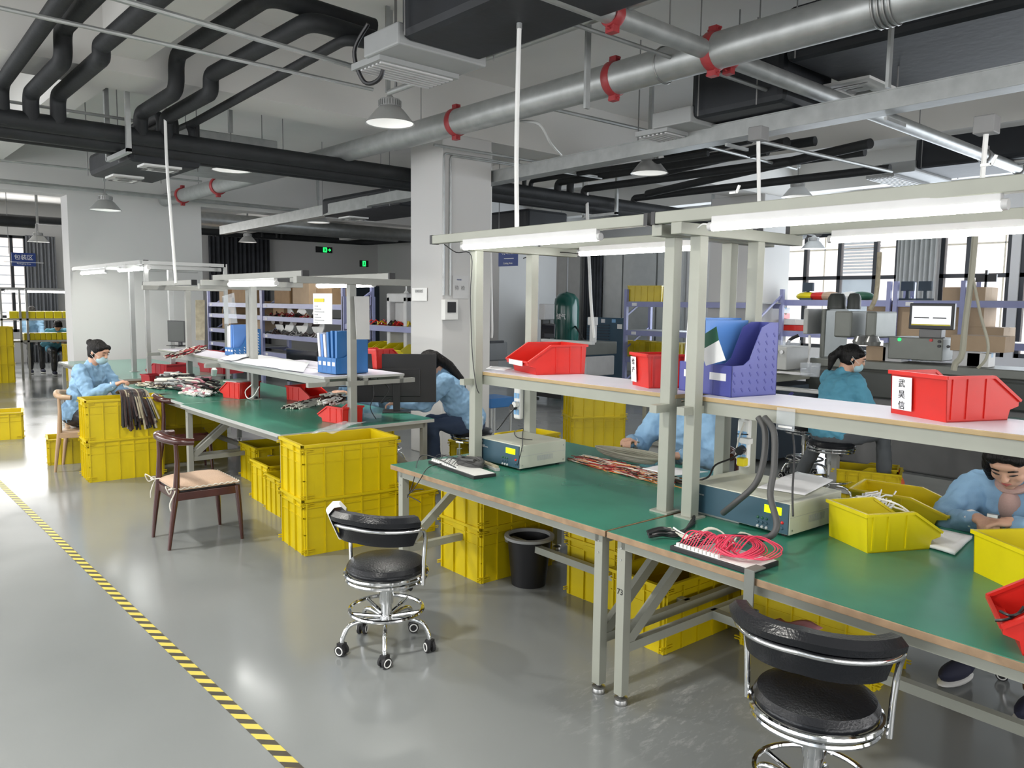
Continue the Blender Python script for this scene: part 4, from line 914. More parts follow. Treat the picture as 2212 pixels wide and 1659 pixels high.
t, L, w_ = board('black-edged test board with dark leads before the left tester', (925, 1001), (1023, 1036), (1058, 1026), None)
pp = []
for i in range(11):
    x = .03+i*L*.05; pp.append([(x, .02, .03), (x+rnd.uniform(-.01, .03), .06, .05+rnd.uniform(0, .02)), (x+.06+rnd.uniform(-.02, .04), .12, .035), (L*.6+rnd.uniform(-.05, .08), .17+rnd.uniform(0, .05), .03)])
wires('lead', '', '', pp, 'black', .0016, parent=t)
cb = Zp(1010, 1012, ZT)
pths = []
for i in range(7):
    a = rnd.uniform(0, 6.28); pths.append([(cb.x+.09*cos(a+j*1.1)+rnd.uniform(-.015, .015), cb.y+.02+.05*sin(a+j*1.1), ZT+.012+.01*j*.4+rnd.uniform(0, .015)) for j in range(9)])
wires('cable_bundle', 'dark grey bundled tester cables heaped in front of the left tester', 'cable bundle', pths, 'greywire', .010, 8)
wires('black_lead', 'black leads with white plugs hanging over the left end of the near bench', 'cable', [[Zp(985, 1010, ZT+.03), Zp(930, 985, ZT+.05), Zp(905, 990, ZT+.03), Yp(893, 1040, 2.45), Yp(880, 1075, 2.42)],
     [Zp(960, 1000, ZT+.02), Zp(925, 1010, ZT+.02), Yp(905, 1040, 2.44), Yp(880, 1072, 2.42)], [Yp(880, 1070, 2.42), Yp(896, 1058, 2.42), Yp(914, 1057, 2.42)], [Yp(880, 1070, 2.42), Yp(900, 1080, 2.42), Yp(908, 1085, 2.42)]], 'black', .0028)
# red/pink leads board
t, L, w_ = board('black-edged test board with pink-red leads clamped to the front bench edge', (1447, 1188), (1620, 1243), (1685, 1222), None)
pp = []
for i in range(17):
    x = .03+i*L*.032; k = rnd.uniform(-.026, .026)
    pp.append([(x, .025, .03), (x+.02, .07, .07+rnd.uniform(0, .02)), (x*.4+L*.42+k, .10+k, .05), (L*.62+k, .04+k, .035+rnd.uniform(0, .02)), (L*.86+k*2, .05+k, .04), (L*.94+k*2, .13+k, .05+rnd.uniform(0, .02)), (L*.72+k*2, .19+k, .07), (L*.58+k*2, .12+k*2, .085), (L*.62+k*2, .05, .05)])
wires('lead', '', '', pp, 'pinkwire', .0021, parent=t)
wires('lead', '', '', [[(.02+i*.012, .02, .03), (.05+i*.02, .12, .05), (.1, .2, .04), (L*.5, .22+i*.004, .04+.004*i), (L*.75, .2, .03)] for i in range(6)], 'black', .003, parent=t)
wb0 = Zp(1500, 1150, ZT)
wires('white_cable', 'white flat cable looping behind the pink-red lead board', 'cable', [[Zp(1440+i*2, 1140, ZT+.01), Zp(1490, 1160+i*2, ZT+.03), Zp(1530, 1140+i, ZT+.06), Zp(1560, 1150, ZT+.05), Zp(1580, 1175, ZT+.03), Zp(1600, 1150+i, ZT+.05), Zp(1640, 1165, ZT+.02)] for i in range(5)], 'whitewire', .003)
wires('black_cable', 'bundle of thick black cables lying at the joint of the near benches', 'cable', [[Zp(1398+i, 1148+i*3, ZT+.01+.006*(i % 3)), Zp(1430, 1140+i*4, ZT+.015+.01*(i % 2)), Zp(1470, 1148+i*2, ZT+.012), Zp(1500, 1130-i*4, ZT+.01)] for i in range(5)], 'black', .0055)
# clamp
p = Zp(1622, 1246, ZT); t = thing('bench_clamp', 'steel clamp gripping the front edge of the right bench', 'clamp', (p.x, p.y, ZT), R(-2))
MB().b2(-.02, -.012, -.13, .02, -.006, .028).b2(-.02, -.006, .022, .02, .06, .028).b2(-.02, -.012, -.13, .02, .03, -.122).cyl((0, .01, -.14), (0, .01, -.04), .005, 8).build('clamp', 'cnc', t, bevel=.001)
for px, py, lab in ((716, 966, 'left'), (970, 955, 'a')): pass
for px, py, lab in ((963, 978, 'steel clamp standing on the left end of the near bench'), (985, 972, 'second steel clamp beside the first at the left bench end'), (1293, 968, 'steel clamp on the back edge of the near bench by the wire heap')):
    p = Zp(px, py, ZT); p.x = max(p.x, -3.80+(px-963)*.002); t = thing('bench_clamp', lab, 'clamp', (p.x, p.y+ (0 if px < 1200 else .0), ZT), R(20))
    MB().b2(-.016, -.008, 0, .016, .008, .006).b2(-.016, -.008, 0, -.011, .008, .05).b2(-.016, -.008, .045, .016, .008, .05).cyl((0, 0, .006), (0, 0, .085), .005, 8).build('body', 'cnc', t, bevel=.002); MB().cyl((-.025, 0, .085), (.025, 0, .085), .005, 8).build('handle', 'dullsteel', t, smooth=True)
# probe connectors and thick hoses of the right tester
def hose(label, pts, r=.014, m='greywire'): return tag(MB().tube(smoothpath(pts, 6), r, 12).build('hose', m, smooth=True), label, 'hose')
hose('dark corrugated hose dropping from the shelf to the connector before the right tester', [Yp(1638, 902, 2.92), Yp(1652, 930, 2.9), Yp(1650, 990, 2.86), Yp(1632, 1045, 2.82), Yp(1590, 1085, 2.8), Yp(1562, 1108, 2.84)], .013)
hose('second dark corrugated hose curving over the right tester front', [Yp(1652, 902, 2.9), Yp(1672, 935, 2.86), Yp(1672, 1010, 2.8), Yp(1664, 1070, 2.76), Yp(1678, 1130, 2.70), Yp(1665, 1158, 2.68), Yp(1630, 1165, 2.72)], .013)
hose('thin black tagged cable hanging from the shelf rail over the right tester', [Yp(1712, 935, 2.9), Yp(1716, 980, 2.9), Yp(1712, 1060, 2.85), Yp(1713, 1115, 2.8)], .004, 'black')
for (a, b, lab) in (((1500, 1105), (1600, 1130), 'grey ribbon connector lying before the right tester'), ((1010, 992), (1075, 1018), 'grey ribbon connector lying before the left tester')):
    p, q = Zp(*a, ZT), Zp(*b, ZT); t = thing('ribbon_connector', lab, 'connector', ((p.x+q.x)/2, (p.y+q.y)/2, ZT), math.atan2(q.y-p.y, q.x-p.x)); L = (q-p).length
    MB().b2(-L/2, -.015, .0, L/2, .015, .018).build('shell', 'machgrey', t, bevel=.002); MB().b2(-L/2+.01, -.012, .018, L/2-.01, .012, .028).build('insert', 'beige', t)
wires('test_lead', 'thin black test lead curled on top of the left tester', 'cable', [[Zp(1150, 950, ZT+.147), Zp(1118, 945, ZT+.15), Zp(1112, 932, ZT+.15), Zp(1130, 925, ZT+.15), Zp(1128, 940, ZT+.15), Yp(1128, 965, pA.y-.012), Yp(1118, 1005, pA.y-.02)]], 'black', .0025)
# wire heap (uncountable strands) and grey coil
def heap(label, a, b, width, n, cols, zt=ZT, r=.0019, h=.03, name='wire_heap', spread=.02):
    p, q = Zp(*a, zt), Zp(*b, zt); d = (q-p); L = d.length; d.normalize(); s = Vector((-d.y, d.x, 0)); mb = MB()
    for i in range(n):
        mb.mi = rnd.randrange(len(cols)); u = rnd.uniform(-.5, .5); x0 = rnd.uniform(0, .55)*L; l = rnd.uniform(.2, .5)*L; z = zt+rnd.uniform(.004, h)*(1-abs(u)*1.2)
        mb.tube([p+d*(x0+l*k/3)+s*(u*width+rnd.uniform(-spread, spread))+Vector((0, 0, z-zt+rnd.uniform(-.003, .006)*k)) for k in range(4)], r, 4)
    return tag(mb.build(name, cols, None), label, 'wire heap', kind='stuff')
heap('long heap of cut orange and brown wires at the back of the near bench', (1245, 990), (1480, 1052), .17, 620, ['orangewire', 'brownwire', 'cushion', 'brownwire', 'whitewire', 'darkred'])
cc = Zp(1345, 1002, ZT); pt = []
for k in range(7): pt.append([(cc.x+(.17+.008*k)*cos(a)*1.15, cc.y+.05+(.06+.005*k)*sin(a), ZT+.03+.006*k+.004*sin(a*2+k)) for a in [i*2*pi/16 for i in range(17)]])
wires('cable_coil', 'coil of cream-grey cable lying on the wire heap', 'cable coil', pt, 'tanwire', .006, 8)
# power strips
def power_strip(label, top, bot, y, wpx, socks=3, extra=True):
    p, q = Yp(*bot, y), Yp(*top, y); L = (q-p).length; t = thing('power_strip', label, 'power strip', (p.x, p.y, p.z), R(0)); w = .062
    MB().b2(-w/2, -.018, 0, w/2, .018, L).build('case', 'nearwhite', t, bevel=.012)
    for i in range(socks):
        for sx in (-1, 1): MB().b2(sx*.013-.010, -.0205, .03+i*L*.24, sx*.013+.010, -.018, .03+i*L*.24+.032).build('socket', 'socketblue', t)
    MB().cyl((0, -.019, L+.004), (0, .0, L+.004), .01, 12).build('hanger_lug', 'nearwhite', t)
    return t, L
t, L = power_strip('white power strip tied upright behind the left tester', (1122, 832), (1120, 905), 3.30, 0)
MB().cyl((.01, -.02, L*.45), (.01, -.05, L*.45), .018, 16).build('plug', 'nearwhite', t, smooth=True); MB().cyl((-.012, -.02, L*.36), (-.012, -.05, L*.36), .02, 16).build('plug', 'black', t, smooth=True)
wires('black_cable', 'black power cord slanting down from the left strip behind the tester', 'cord', [[Yp(1112, 882, 3.25), Yp(1100, 895, 3.2), Yp(1085, 915, 3.15), Yp(1074, 928, 3.1)]], 'black', .004)
t, L = power_strip('white power strip with yellow plug tied to the post behind the right tester', (1610, 905), (1605, 1008), 3.28, 0)
MB().b2(0, -.06, .012, .04, -.02, .052).build('plug', 'yellowbin', t, bevel=.006); MB().b2(.01, -.055, L*.52, .06, -.02, L*.64).build('adapter', 'nearwhite', t, bevel=.004)
MB().cyl((.005, -.02, L*.38), (.01, -.055, L*.36), .02, 16).build('plug', 'black', t, smooth=True)
MB().tube([(-.031, -.019, L*.68), (.031, -.019, L*.70)], .003, 6).build('cable_tie', 'black', t); MB().tube(smoothpath([(.015, -.03, L*.95), (-.01, -.03, L*.6), (-.015, -.04, L*.25), (.012, -.05, .035)], 6), .004, 8).build('cord', 'whitewire', t, smooth=True)
wires('black_cable', 'black power cord running from the right strip along the bench', 'cord', [[Yp(1608, 972, 3.22), Yp(1580, 990, 3.18), Yp(1545, 1005, 3.1), Yp(1530, 1030, 3.05), Yp(1500, 1040, 3.0)]], 'black', .0045)
t = thing('paper_cup', 'clear plastic cup behind the left tester beside the post', 'cup', Zp(1035, 928, ZT)); MB().lathe([(0, 0), (.026, 0), (.034, .10), (.033, .10), (.025, .003), (0, .003)], n=20).build('cup', 'clear', t, smooth=True)
# ---------------------------------------------------------------- papers
def sheet(name, label, pts, m='paper', cat='paper', th=.003, bend=0):
    mb = MB(); P = [Vector(p) for p in pts]; N = 8; vs = []
    for i in range(N+1):
        for j in range(N+1):
            u, v = i/N, j/N; a = P[0].lerp(P[1], u).lerp(P[3].lerp(P[2], u), v); vs.append(a+Vector((0, 0, bend*noise.noise(a*9)+bend)))
    mb.add(vs, [(i*(N+1)+j, (i+1)*(N+1)+j, (i+1)*(N+1)+j+1, i*(N+1)+j+1) for i in range(N) for j in range(N)])
    o = mb.build(name, m, smooth=True); s = o.modifiers.new('t', 'SOLIDIFY'); s.thickness = th; s.offset = 1
    return tag(o, label, cat)
zt2 = ZT+.145
sheet('paper_sheets', 'sheets of paper lying on top of the right tester', [Zp(1636, 1056, zt2), Zp(1738, 1072, zt2), Zp(1800, 1040, zt2), Zp(1722, 1021, zt2)], bend=.004)
sheet('paper_sheets', 'stack of printed sheets on the right bench before the woman', [Zp(1948, 1168, ZT), Zp(2062, 1202, ZT), Zp(2100, 1165, ZT), Zp(1985, 1142, ZT)], th=.012, bend=.005)
sheet('paper_sheets', 'white sheet lying on the heap of cut wires', [Zp(1388, 1015, ZT+.05), Zp(1450, 1030, ZT+.05), Zp(1530, 1022, ZT+.05), Zp(1420, 1008, ZT+.05)], bend=.004)
ZL = 1.135
sheet('paper_sheets', 'open drawings spread along the left bench shelf', [Zp(500, 783, ZL), Zp(655, 806, ZL), Zp(668, 785, ZL), Zp(560, 768, ZL)], bend=.006)
sheet('paper_sheets', 'curled sheet at the left of the drawings on the shelf', [Zp(475, 778, ZL), Zp(500, 783, ZL+.01), Zp(560, 766, ZL+.01), Zp(530, 760, ZL)], bend=.012)
sheet('paper_sheets', 'sheets lying under the red bin on the near shelf', [Zp(1050, 797, ZS), Zp(1090, 801, ZS), Zp(1110, 796, ZS), Zp(1060, 792, ZS)], bend=.001)
def hung(name, label, x, pix, m='paper', th=.004, cat='paper'):
    P = [Xp(a, b, x) for a, b in pix]; mb = MB().add([p for p in P]+[p+Vector((th, 0, 0)) for p in P], [(0, 1, 2, 3), (7, 6, 5, 4)]+[(i, (i+1) % 4, 4+(i+1) % 4, 4+i) for i in range(4)])
    return tag(mb.build(name, m), label, cat)
hung('clipped_paper', 'grey sheet of paper clipped to the corner post of the left bench', -5.28, [(765, 640), (797, 640), (798, 733), (770, 733)], 'lightgrey')
n = thing('notice_sheet', 'white process sheet with yellow heading standing behind the files on the left bench', 'notice', (0, 0, 0))
P = [Yp(a, b, 3.0) for a, b in ((677, 700), (717, 700), (717, 634), (676, 634))]; MB().add(P+[p+Vector((0, .004, 0)) for p in P], [(0, 1, 2, 3), (7, 6, 5, 4)]+[(i, (i+1) % 4, 4+(i+1) % 4, 4+i) for i in range(4)]).build('sheet', 'paper', n)
a_, b_ = Yp(679, 652, 2.998), Yp(700, 645, 2.998); MB().b2(a_.x, 2.995, a_.z, b_.x, 2.998, b_.z).build('heading', 'yellowbin', n)
for i in range(7): q = Yp(680, 662+i*6, 2.998); MB().b2(q.x, 2.995, q.z, q.x+.05+.05*((i*7) % 3), 2.998, q.z+.006).build('text_line', 'midgrey', n)
n = thing('clear_sign_holder', 'clear acrylic sign holder leaning on the left bench shelf', 'sign holder', (0, 0, 0))
P = [Yp(a, b, 3.05) for a, b in ((485, 700), (512, 698), (505, 632), (479, 640))]; MB().add(P+[p+Vector((0, .006, 0)) for p in P], [(0, 1, 2, 3), (7, 6, 5, 4)]).build('panel', 'clear', n)
hung('cardboard_strip', 'beige hanging card at the left bench beyond the monitor', -8.2, [(423, 735), (442, 735), (442, 648), (422, 648)], 'beige', cat='card')
# ---------------------------------------------------------------- file boxes
def file_box(label, loc, rz, W_, D_, H_, m, n_div, files, mf, low=.42, holes=True, labels=3):
    """front = -y (low), back = +y (high)"""
    t = thing('file_holder', label, 'file holder', loc, rz); th = .004
    MB().b2(-W_/2, -D_/2, 0, W_/2, D_/2, th).b2(-W_/2, D_/2-th, 0, W_/2, D_/2, H_).b2(-W_/2, -D_/2, 0, W_/2, -D_/2+th, H_*low).build('body', m, t)
    side = [(-D_/2, 0), (D_/2, 0), (D_/2, H_), (D_*.30, H_), (D_*.12, H_*.93), (D_*.0, H_*.72), (-D_*.12, H_*.5), (-D_*.25, H_*low*1.02), (-D_/2, H_*low)]
    for i in range(n_div+1):
        x = -W_/2+(W_-th)*i/n_div; sd = MB().prism(side, th, Matrix.Translation((x, 0, 0)) @ Matrix(((0, 0, 1, 0), (1, 0, 0, 0), (0, 1, 0, 0), (0, 0, 0, 1)))).build('divider', m, t)
    if holes:
        h = MB(); x = W_/2
        for r_ in range(9):
            for c in range(6):
                y = -D_*.42+c*D_*.17; z = H_*.07+r_*H_*.105
                lim = H_*low*.95 if y < -D_*.15 else (H_*.95 if y > D_*.2 else H_*(low+(y/D_+.15)*1.5))
                if z < lim-.02: h.bar((x+.0006, y, z), (x+.0006, y-.012, z+H_*.05), .0015, .007)
        h.build('perforation', 'paper' if m == 'blue' else 'navy', t)
    for i in range(labels): w2 = W_/labels; MB().b2(-W_/2+w2*(i+.2), -D_/2-.0015, H_*low*.5, -W_/2+w2*(i+.8), -D_/2-.0005, H_*low*.74).build('label', 'paper', t)
    for i, (x, m2, hh, ang) in enumerate(files):
        MB().box((0, 0, hh/2), (.028, D_*.86, hh)).build('folder', m2, t, loc=(x, 0, .006), rot=(0, R(ang), 0))
    return t
p = on(505, 768, ZL); file_box('small blue perforated file box with sky-blue folder on the left bench shelf', (p.x-.05, p.y+.12, ZL), R(2), .20, .30, .27, 'blue', 3, [(-.07, 'paper', .29, 2), (-.03, 'paper', .30, 2), (.01, 'bluefile', .31, 1), (.055, 'bluefile', .31, 0)], 0, low=.3)
p = on(722, 806, ZL); file_box('blue file box packed with leaning folders at the end of the left bench shelf', (p.x-.02, p.y+.09, ZL), R(4), .26, .30, .30, 'blue', 4, [(-.12, 'paper', .31, -7), (-.08, 'bluefile', .30, -6), (-.04, 'paper', .30, -6), (.0, 'blue', .32, -4), (.05, 'blue', .33, -2), (.1, 'blue', .33, 0)], 0, holes=False, labels=4)
p = on(1515, 850, ZS); t = file_box('dark blue slotted file box on the near shelf behind the twin posts', (p.x+.04, p.y+.14, ZS), R(-12), .34, .28, .33, 'purpleblue', 3, [(-.15, 'paper', .33, 3), (-.11, 'bluefile', .34, 2), (-.06, 'bluefile', .34, 1), (-.01, 'bluefile', .33, 0)], 0, labels=2)
lf = thing('leaflet', 'green and white leaflet taped askew beside the post in front of the file box', 'leaflet', (0, 0, 0))
y = 2.99; P = [Yp(*q, y) for q in ((1525, 790), (1568, 778), (1553, 735), (1514, 757))]; Q = [Yp(*q, y) for q in ((1514, 757), (1553, 735), (1548, 705), (1510, 729))]
for pts, m_, nm in ((P, 'paper', 'sheet'), (Q, 'plantgreen', 'header')): MB().add(pts+[p+Vector((.001, -.003, 0)) for p in pts], [(3, 2, 1, 0), (4, 5, 6, 7)]+[(i, (i+1) % 4, 4+(i+1) % 4, 4+i) for i in range(4)]).build(nm, m_, lf)
# ---------------------------------------------------------------- monitors
def monitor(label, loc, rz, w, h, z0, front='blackgloss', lean=0):
    t = thing('monitor', label, 'monitor', loc, rz)    # screen faces -y
    MB().b2(-w/2, 0, z0, w/2, .025, z0+h).build('bezel', 'black', t, bevel=.004)
    MB().b2(-w/2+.012, -.002, z0+.014, w/2-.012, .0, z0+h-.012).build('screen', front, t)
    MB().b2(-w*.3, .025, z0+.05, w*.3, .045, z0+h*.7).build('back_cover', 'black', t, bevel=.008)
    MB().b2(-.03, .045, .01, .03, .065, z0+h*.4).build('stand', 'black', t, bevel=.003)
    MB().b2(-.12, -.06, 0, .12, .13, .01).build('base', 'black', t, bevel=.004)
    return t
pm = on(860, 890, ZT); monitor('large flat monitor seen from behind at the end of the left bench', (pm.x-.05, pm.y+.02, ZT), R(-125), .68, .42, .08)
pm = on(374, 748, ZL); monitor('monitor standing on the left bench shelf, turned almost edge-on', (pm.x+.0, pm.y+.04, ZL), R(16), .34, .26, .05, 'cncdark')
for i, (px, lab) in enumerate(((600, 'wide black monitor top lying behind the drawings on the left bench'),)):
    p = Zp(px, 805, 1.0); monitor(lab, (p.x, p.y+.25, ZT), R(3), .6, .34, .12)
wires('monitor_cables', 'black cables dangling behind the big monitor from the shelf end', 'cable', [[Xp(800, 815, -5.35), Xp(808, 850, -5.34), Xp(800, 880, -5.33), Xp(812, 905, -5.32)], [Xp(815, 818, -5.35), Xp(840, 840, -5.36), Xp(822, 870, -5.36), Xp(845, 860, -5.38)], [Xp(785, 818, -5.33), Xp(745, 835, -5.4), Xp(710, 830, -5.6)]], 'black', .004)
# ---------------------------------------------------------------- clutter of the left benches
heap('pile of white and brown connectors on the left bench before the gloved hands', (622, 884), (715, 866), .16, 300, ['whitewire', 'whitewire', 'brownwire', 'whitewire'], r=.006, h=.04)
heap('white plugs heaped in the corner red bin', (690, 876), (752, 870), .12, 190, ['whitewire', 'nearwhite', 'brownwire'], zt=ZT+.11, r=.007, h=.09)
heap('brown wire looms lying at the far end of the cluttered bench', (305, 832), (370, 842), .2, 160, ['brownwire', 'whitewire', 'beige', 'greywire'], r=.006, h=.05)
heap('brown and cream wire looms in the middle of the cluttered bench', (425, 845), (470, 852), .2, 120, ['beige', 'brownwire', 'whitewire', 'plantgreen'], r=.005, h=.05)
heap('dark red looms draped on the left bench shelf', (365, 775), (445, 752), .12, 110, ['darkred', 'brownwire', 'whitewire'], zt=ZL, r=.006, h=.05)
heap('grey and black ribbon cables heaped under the left shelf', (340, 835), (430, 835), .35, 90, ['greywire', 'whitewire', 'midgrey', 'black'], r=.016, h=.16)
heap('tangle of black and white adapters and leads under the left shelf near the red bin', (380, 838), (470, 850), .3, 110, ['black', 'whitewire', 'midgrey', 'pink', 'greywire'], r=.011, h=.16)
t, L = power_strip('white power strip with yellow plug on the post of the left bench joint', (546, 838), (545, 872), 3.18, 0, 2)
MB().b2(-.05, -.06, .03, -.005, -.02, .07).build('plug', 'yellowbin', t, bevel=.005); MB().b2(.02, -.05, .02, .18, -.02, .09).build('adapter', 'black', t, bevel=.006)
p = on(462, 822, ZT); t = thing('white_handset', 'white handheld tool hanging under the left shelf', 'tool', (p.x, p.y, ZT+.06)); MB().tube([(0, 0, .0), (.02, 0, .07), (.0, 0, .1), (-.02, 0, .17)], [.03, .035, .012, .008], 12).build('body', 'nearwhite', t, smooth=True)
p = on(805, 902, ZT); t = thing('plastic_tray', 'clear plastic tray beside the corner post of the left bench', 'tray', (p.x, p.y, ZT)); MB().b2(-.06, -.05, 0, .06, .05, .035).build('box', 'clear', t, bevel=.004)
# loose brown loom over the masked woman's crate
p = Zp(268, 880, .78); lm = MB()
for i in range(95):
    u = i/94; a = Vector((-8.16+.06*rnd.random(), 2.16+.08*u+.02*rnd.random(), .80)); ex = Vector((-7.92+.08*rnd.random(), 2.14+.30*u+rnd.uniform(-.03, .03), .60-.14*rnd.random()))
    lm.mi = rnd.choice((0, 0, 0, 0, 2, 2, 1)); lm.tube(smoothpath([a, Vector((-8.0, (a.y+ex.y)/2, .835)), Vector((-7.91, (a.y+ex.y*2)/3, .78)), ex], 4), .010, 6)
tag(lm.build('wire_loom', ['brownwire', 'beige', 'black'], None, smooth=True), 'thick brown wire loom hanging over the edge of the yellow crate', 'wire loom', kind='stuff')
heap('white cables with black tips in the yellow bin', (1830, 1110), (1930, 1085), .14, 60, ['nearwhite'], zt=ZT+.06, r=.004, h=.08)
wires('white_cable', 'white cable with black plugs trailing from the yellow bin over the papers', 'cable', [[Zp(1930, 1095, ZT+.12), Zp(1965, 1110, ZT+.10), Zp(1985, 1150, ZT+.05), Zp(2010, 1160, ZT+.02)], [Zp(1890, 1075, ZT+.15), Zp(1940, 1090, ZT+.15), Zp(1975, 1120, ZT+.06), Zp(1980, 1160, ZT+.02)], [Zp(1985, 1115, ZT+.01), Zp(2050, 1132, ZT+.01), Zp(2100, 1145, ZT+.01)]], 'nearwhite', .004)
wires('black_lead', 'black connector leads sticking out of the near red bin', 'cable', [[Zp(2150, 1340, ZT+.08), Zp(2175, 1338, ZT+.09), Zp(2200, 1325, ZT+.1), Zp(2212, 1310, ZT+.12)], [Zp(2160, 1320, ZT+.1), Zp(2185, 1330, ZT+.1), Zp(2212, 1320, ZT+.1)]], 'black', .004)
p = Zp(760, 975, .75); sheet('plastic_bag', 'clear plastic bag in the open yellow crate', [(-4.95, 2.55, .76), (-4.7, 2.6, .79), (-4.72, 2.85, .84), (-4.92, 2.8, .82)], 'clear', 'bag', bend=.03)
p = Zp(1560, 1450); sheet('pink_rag', 'crumpled pink rag lying on the bench stretcher', [(-1.75, 3.05, .28), (-1.55, 3.05, .29), (-1.55, 3.2, .28), (-1.75, 3.2, .27)], 'pink', 'rag', bend=.04)

# cables tied along the posts and beams, notes and small clips
wires('post_cable', 'thin black cable tied down the left front post of the near gantry', 'cable', [[Yp(960, 528, 2.80), Yp(985, 545, 2.80), Yp(1018, 552, 2.86), Yp(1016, 640, 2.87), Yp(1020, 760, 2.87), Yp(1028, 830, 2.87), Yp(1035, 850, 2.88)]], 'black', .003)
wires('post_cable', 'thin dark cable running down the post beside the file box', 'cable', [[Yp(1492, 500, 2.88), Yp(1507, 530, 2.88), Yp(1503, 620, 2.88), Yp(1505, 700, 2.88), Yp(1502, 820, 2.88), Yp(1500, 890, 2.88)]], 'black', .003)
wires('beam_cable', 'thin black cable sagging under the rear lamp beam of the near gantry', 'cable', [[Yp(1130, 558, 3.45), Yp(1170, 548, 3.5), Yp(1215, 545, 3.55), Yp(1262, 550, 3.58)]], 'black', .003)
wires('lamp_lead', 'white lead joining the long front tube to the crossarm', 'cable', [[Yp(1540, 488, 2.74), Yp(1520, 484, 2.76), Yp(1508, 492, 2.8)]], 'nearwhite', .004)
for i, (px, py, lab) in enumerate(((1590, 440, 'white plastic clip sticking up from the front lamp beam near the twin posts'), (2140, 378, 'white plastic clip sticking up from the front lamp beam near the right picture edge'))):
    p = Yp(px, py, 2.72); t = thing('cable_clip', lab, 'clip', (p.x, p.y, 2.137)); MB().bar((-.03, 0, .004), (.0, 0, .004), .008, .008).bar((0, 0, .002), (.012, 0, .03), .008, .008).build('clip', 'nearwhite', t)
p = Yp(1700, 905, 2.925); t = thing('tag_pocket', 'clear plastic tag pocket taped over the edge of the near shelf', 'tag', (p.x, 2.915, 1.235)); MB().b2(-.04, -.002, -.03, .04, 0, .06).build('pocket', 'clear', t); MB().b2(-.03, -.003, -.02, .03, -.002, -.012).build('strip', 'nearwhite', t)
lgq = [o for o in bpy.data.objects if o.name.startswith('workbench')][1] if 0 else bpy.data.objects['workbench.001']
text('73', .035, 'black', lgq, (.05, .06-.0225-.0015, .50), (pi/2, 0, 0))
p = Zp(1655, 1130, ZT); wires('white_cable', 'white connector lead lying by the black cable bundle at the bench joint', 'cable', [[Zp(1455, 1140, ZT+.02), Zp(1470, 1150, ZT+.02), Zp(1488, 1158, ZT+.02), Zp(1505, 1162, ZT+.02)]], 'nearwhite', .004)
wires('white_cable', 'white cable looped on the left bench post under the shelf', 'cable', [[Yp(545, 830, 3.1), Yp(530, 845, 3.08), Yp(535, 860, 3.08), Yp(548, 855, 3.08), Yp(560, 835, 3.1)]], 'nearwhite', .005)
heap('spread of white and grey flat cables beside the red bin with foam lid', (400, 848), (455, 858), .16, 90, ['whitewire', 'midgrey', 'nearwhite', 'pink'], r=.012, h=.06)
MB().b2(-.10, -.12, .155, .10, .12, .165).build('foam_lid', 'lightgrey', [o for o in bpy.data.objects if o.get('label') == 'red bin with grey foam lid just left of the bench joint'][0])
# ================================================================== PEOPLE
def capsule(mb, pts, rs, n=14):
    mb.tube(pts, rs, n); 
    for p, r_ in zip(pts, rs): mb.ell(p, (r_, r_, r_), 12)
def ik(S, T, a, b, pole):
    d = T-S; L = min(d.length, (a+b)*.995); u = d.normalized(); x = (a*a-b*b+L*L)/(2*L); h = math.sqrt(max(0, a*a-x*x)); q = pole-u*pole.dot(u)
    q.normalize(); return S+u*x+q*h, S+u*L
def blob(mb, name, m, parent, vox, it=4, disp=0, dscale=.12):
    o = mb.build(name, m, parent, smooth=True)
    r_ = o.modifiers.new('fuse', 'REMESH'); r_.mode = 'VOXEL'; r_.voxel_size = vox; r_.use_smooth_shade = True
    s = o.modifiers.new('relax', 'SMOOTH'); s.factor = .5; s.iterations = it
    if disp:
        tx = bpy.data.textures.new(name+'_folds', 'CLOUDS'); tx.noise_scale = dscale; tx.noise_depth = 2
        d = o.modifiers.new('folds', 'DISPLACE'); d.texture = tx; d.strength = disp; d.mid_level = .5
        s = o.modifiers.new('relax2', 'SMOOTH'); s.factor = .4; s.iterations = 2
    return o
def hand(mb, W, d, nrm, side, curl=.6, sc=1.0):
    """W wrist, d direction of the fingers, nrm back-of-hand normal, side = +1 thumb on (d x nrm) side"""
    d = d.normalized(); nrm = (nrm-d*nrm.dot(d)).normalized(); x = d.cross(nrm)*side
    pc = W+d*.045*sc; M3 = Matrix((x, d, nrm)).transposed()
    mb.ell(pc, (.040*sc, .052*sc, .017*sc), 14, M3)
    for i, (u, L) in enumerate(((.028, .070), (.0095, .078), (-.0095, .073), (-.028, .058))):
        p = W+d*.080*sc+x*u*sc; a = 0; pts = [p-d*.012]; c = curl*(.8+.12*i)
        for k, f in enumerate((.45, .32, .23)):
            a += c*(.75 if k == 0 else .9); dirn = d*cos(a)-nrm*sin(a)+x*u*1.5; p = p+dirn.normalized()*L*f*sc; pts.append(p)
        r0 = .0088*sc; capsule(mb, pts, [r0, r0*.98, r0*.9, r0*.78], 10)
    p = W+d*.025*sc+x*.026*sc; q = p+(x*.7+d*.7-nrm*.25).normalized()*.036*sc; e = q+(x*.15+d*.9-nrm*(.35+curl*.3)).normalized()*.032*sc
    capsule(mb, [p, q, e], [.0125*sc, .0105*sc, .0085*sc], 10)
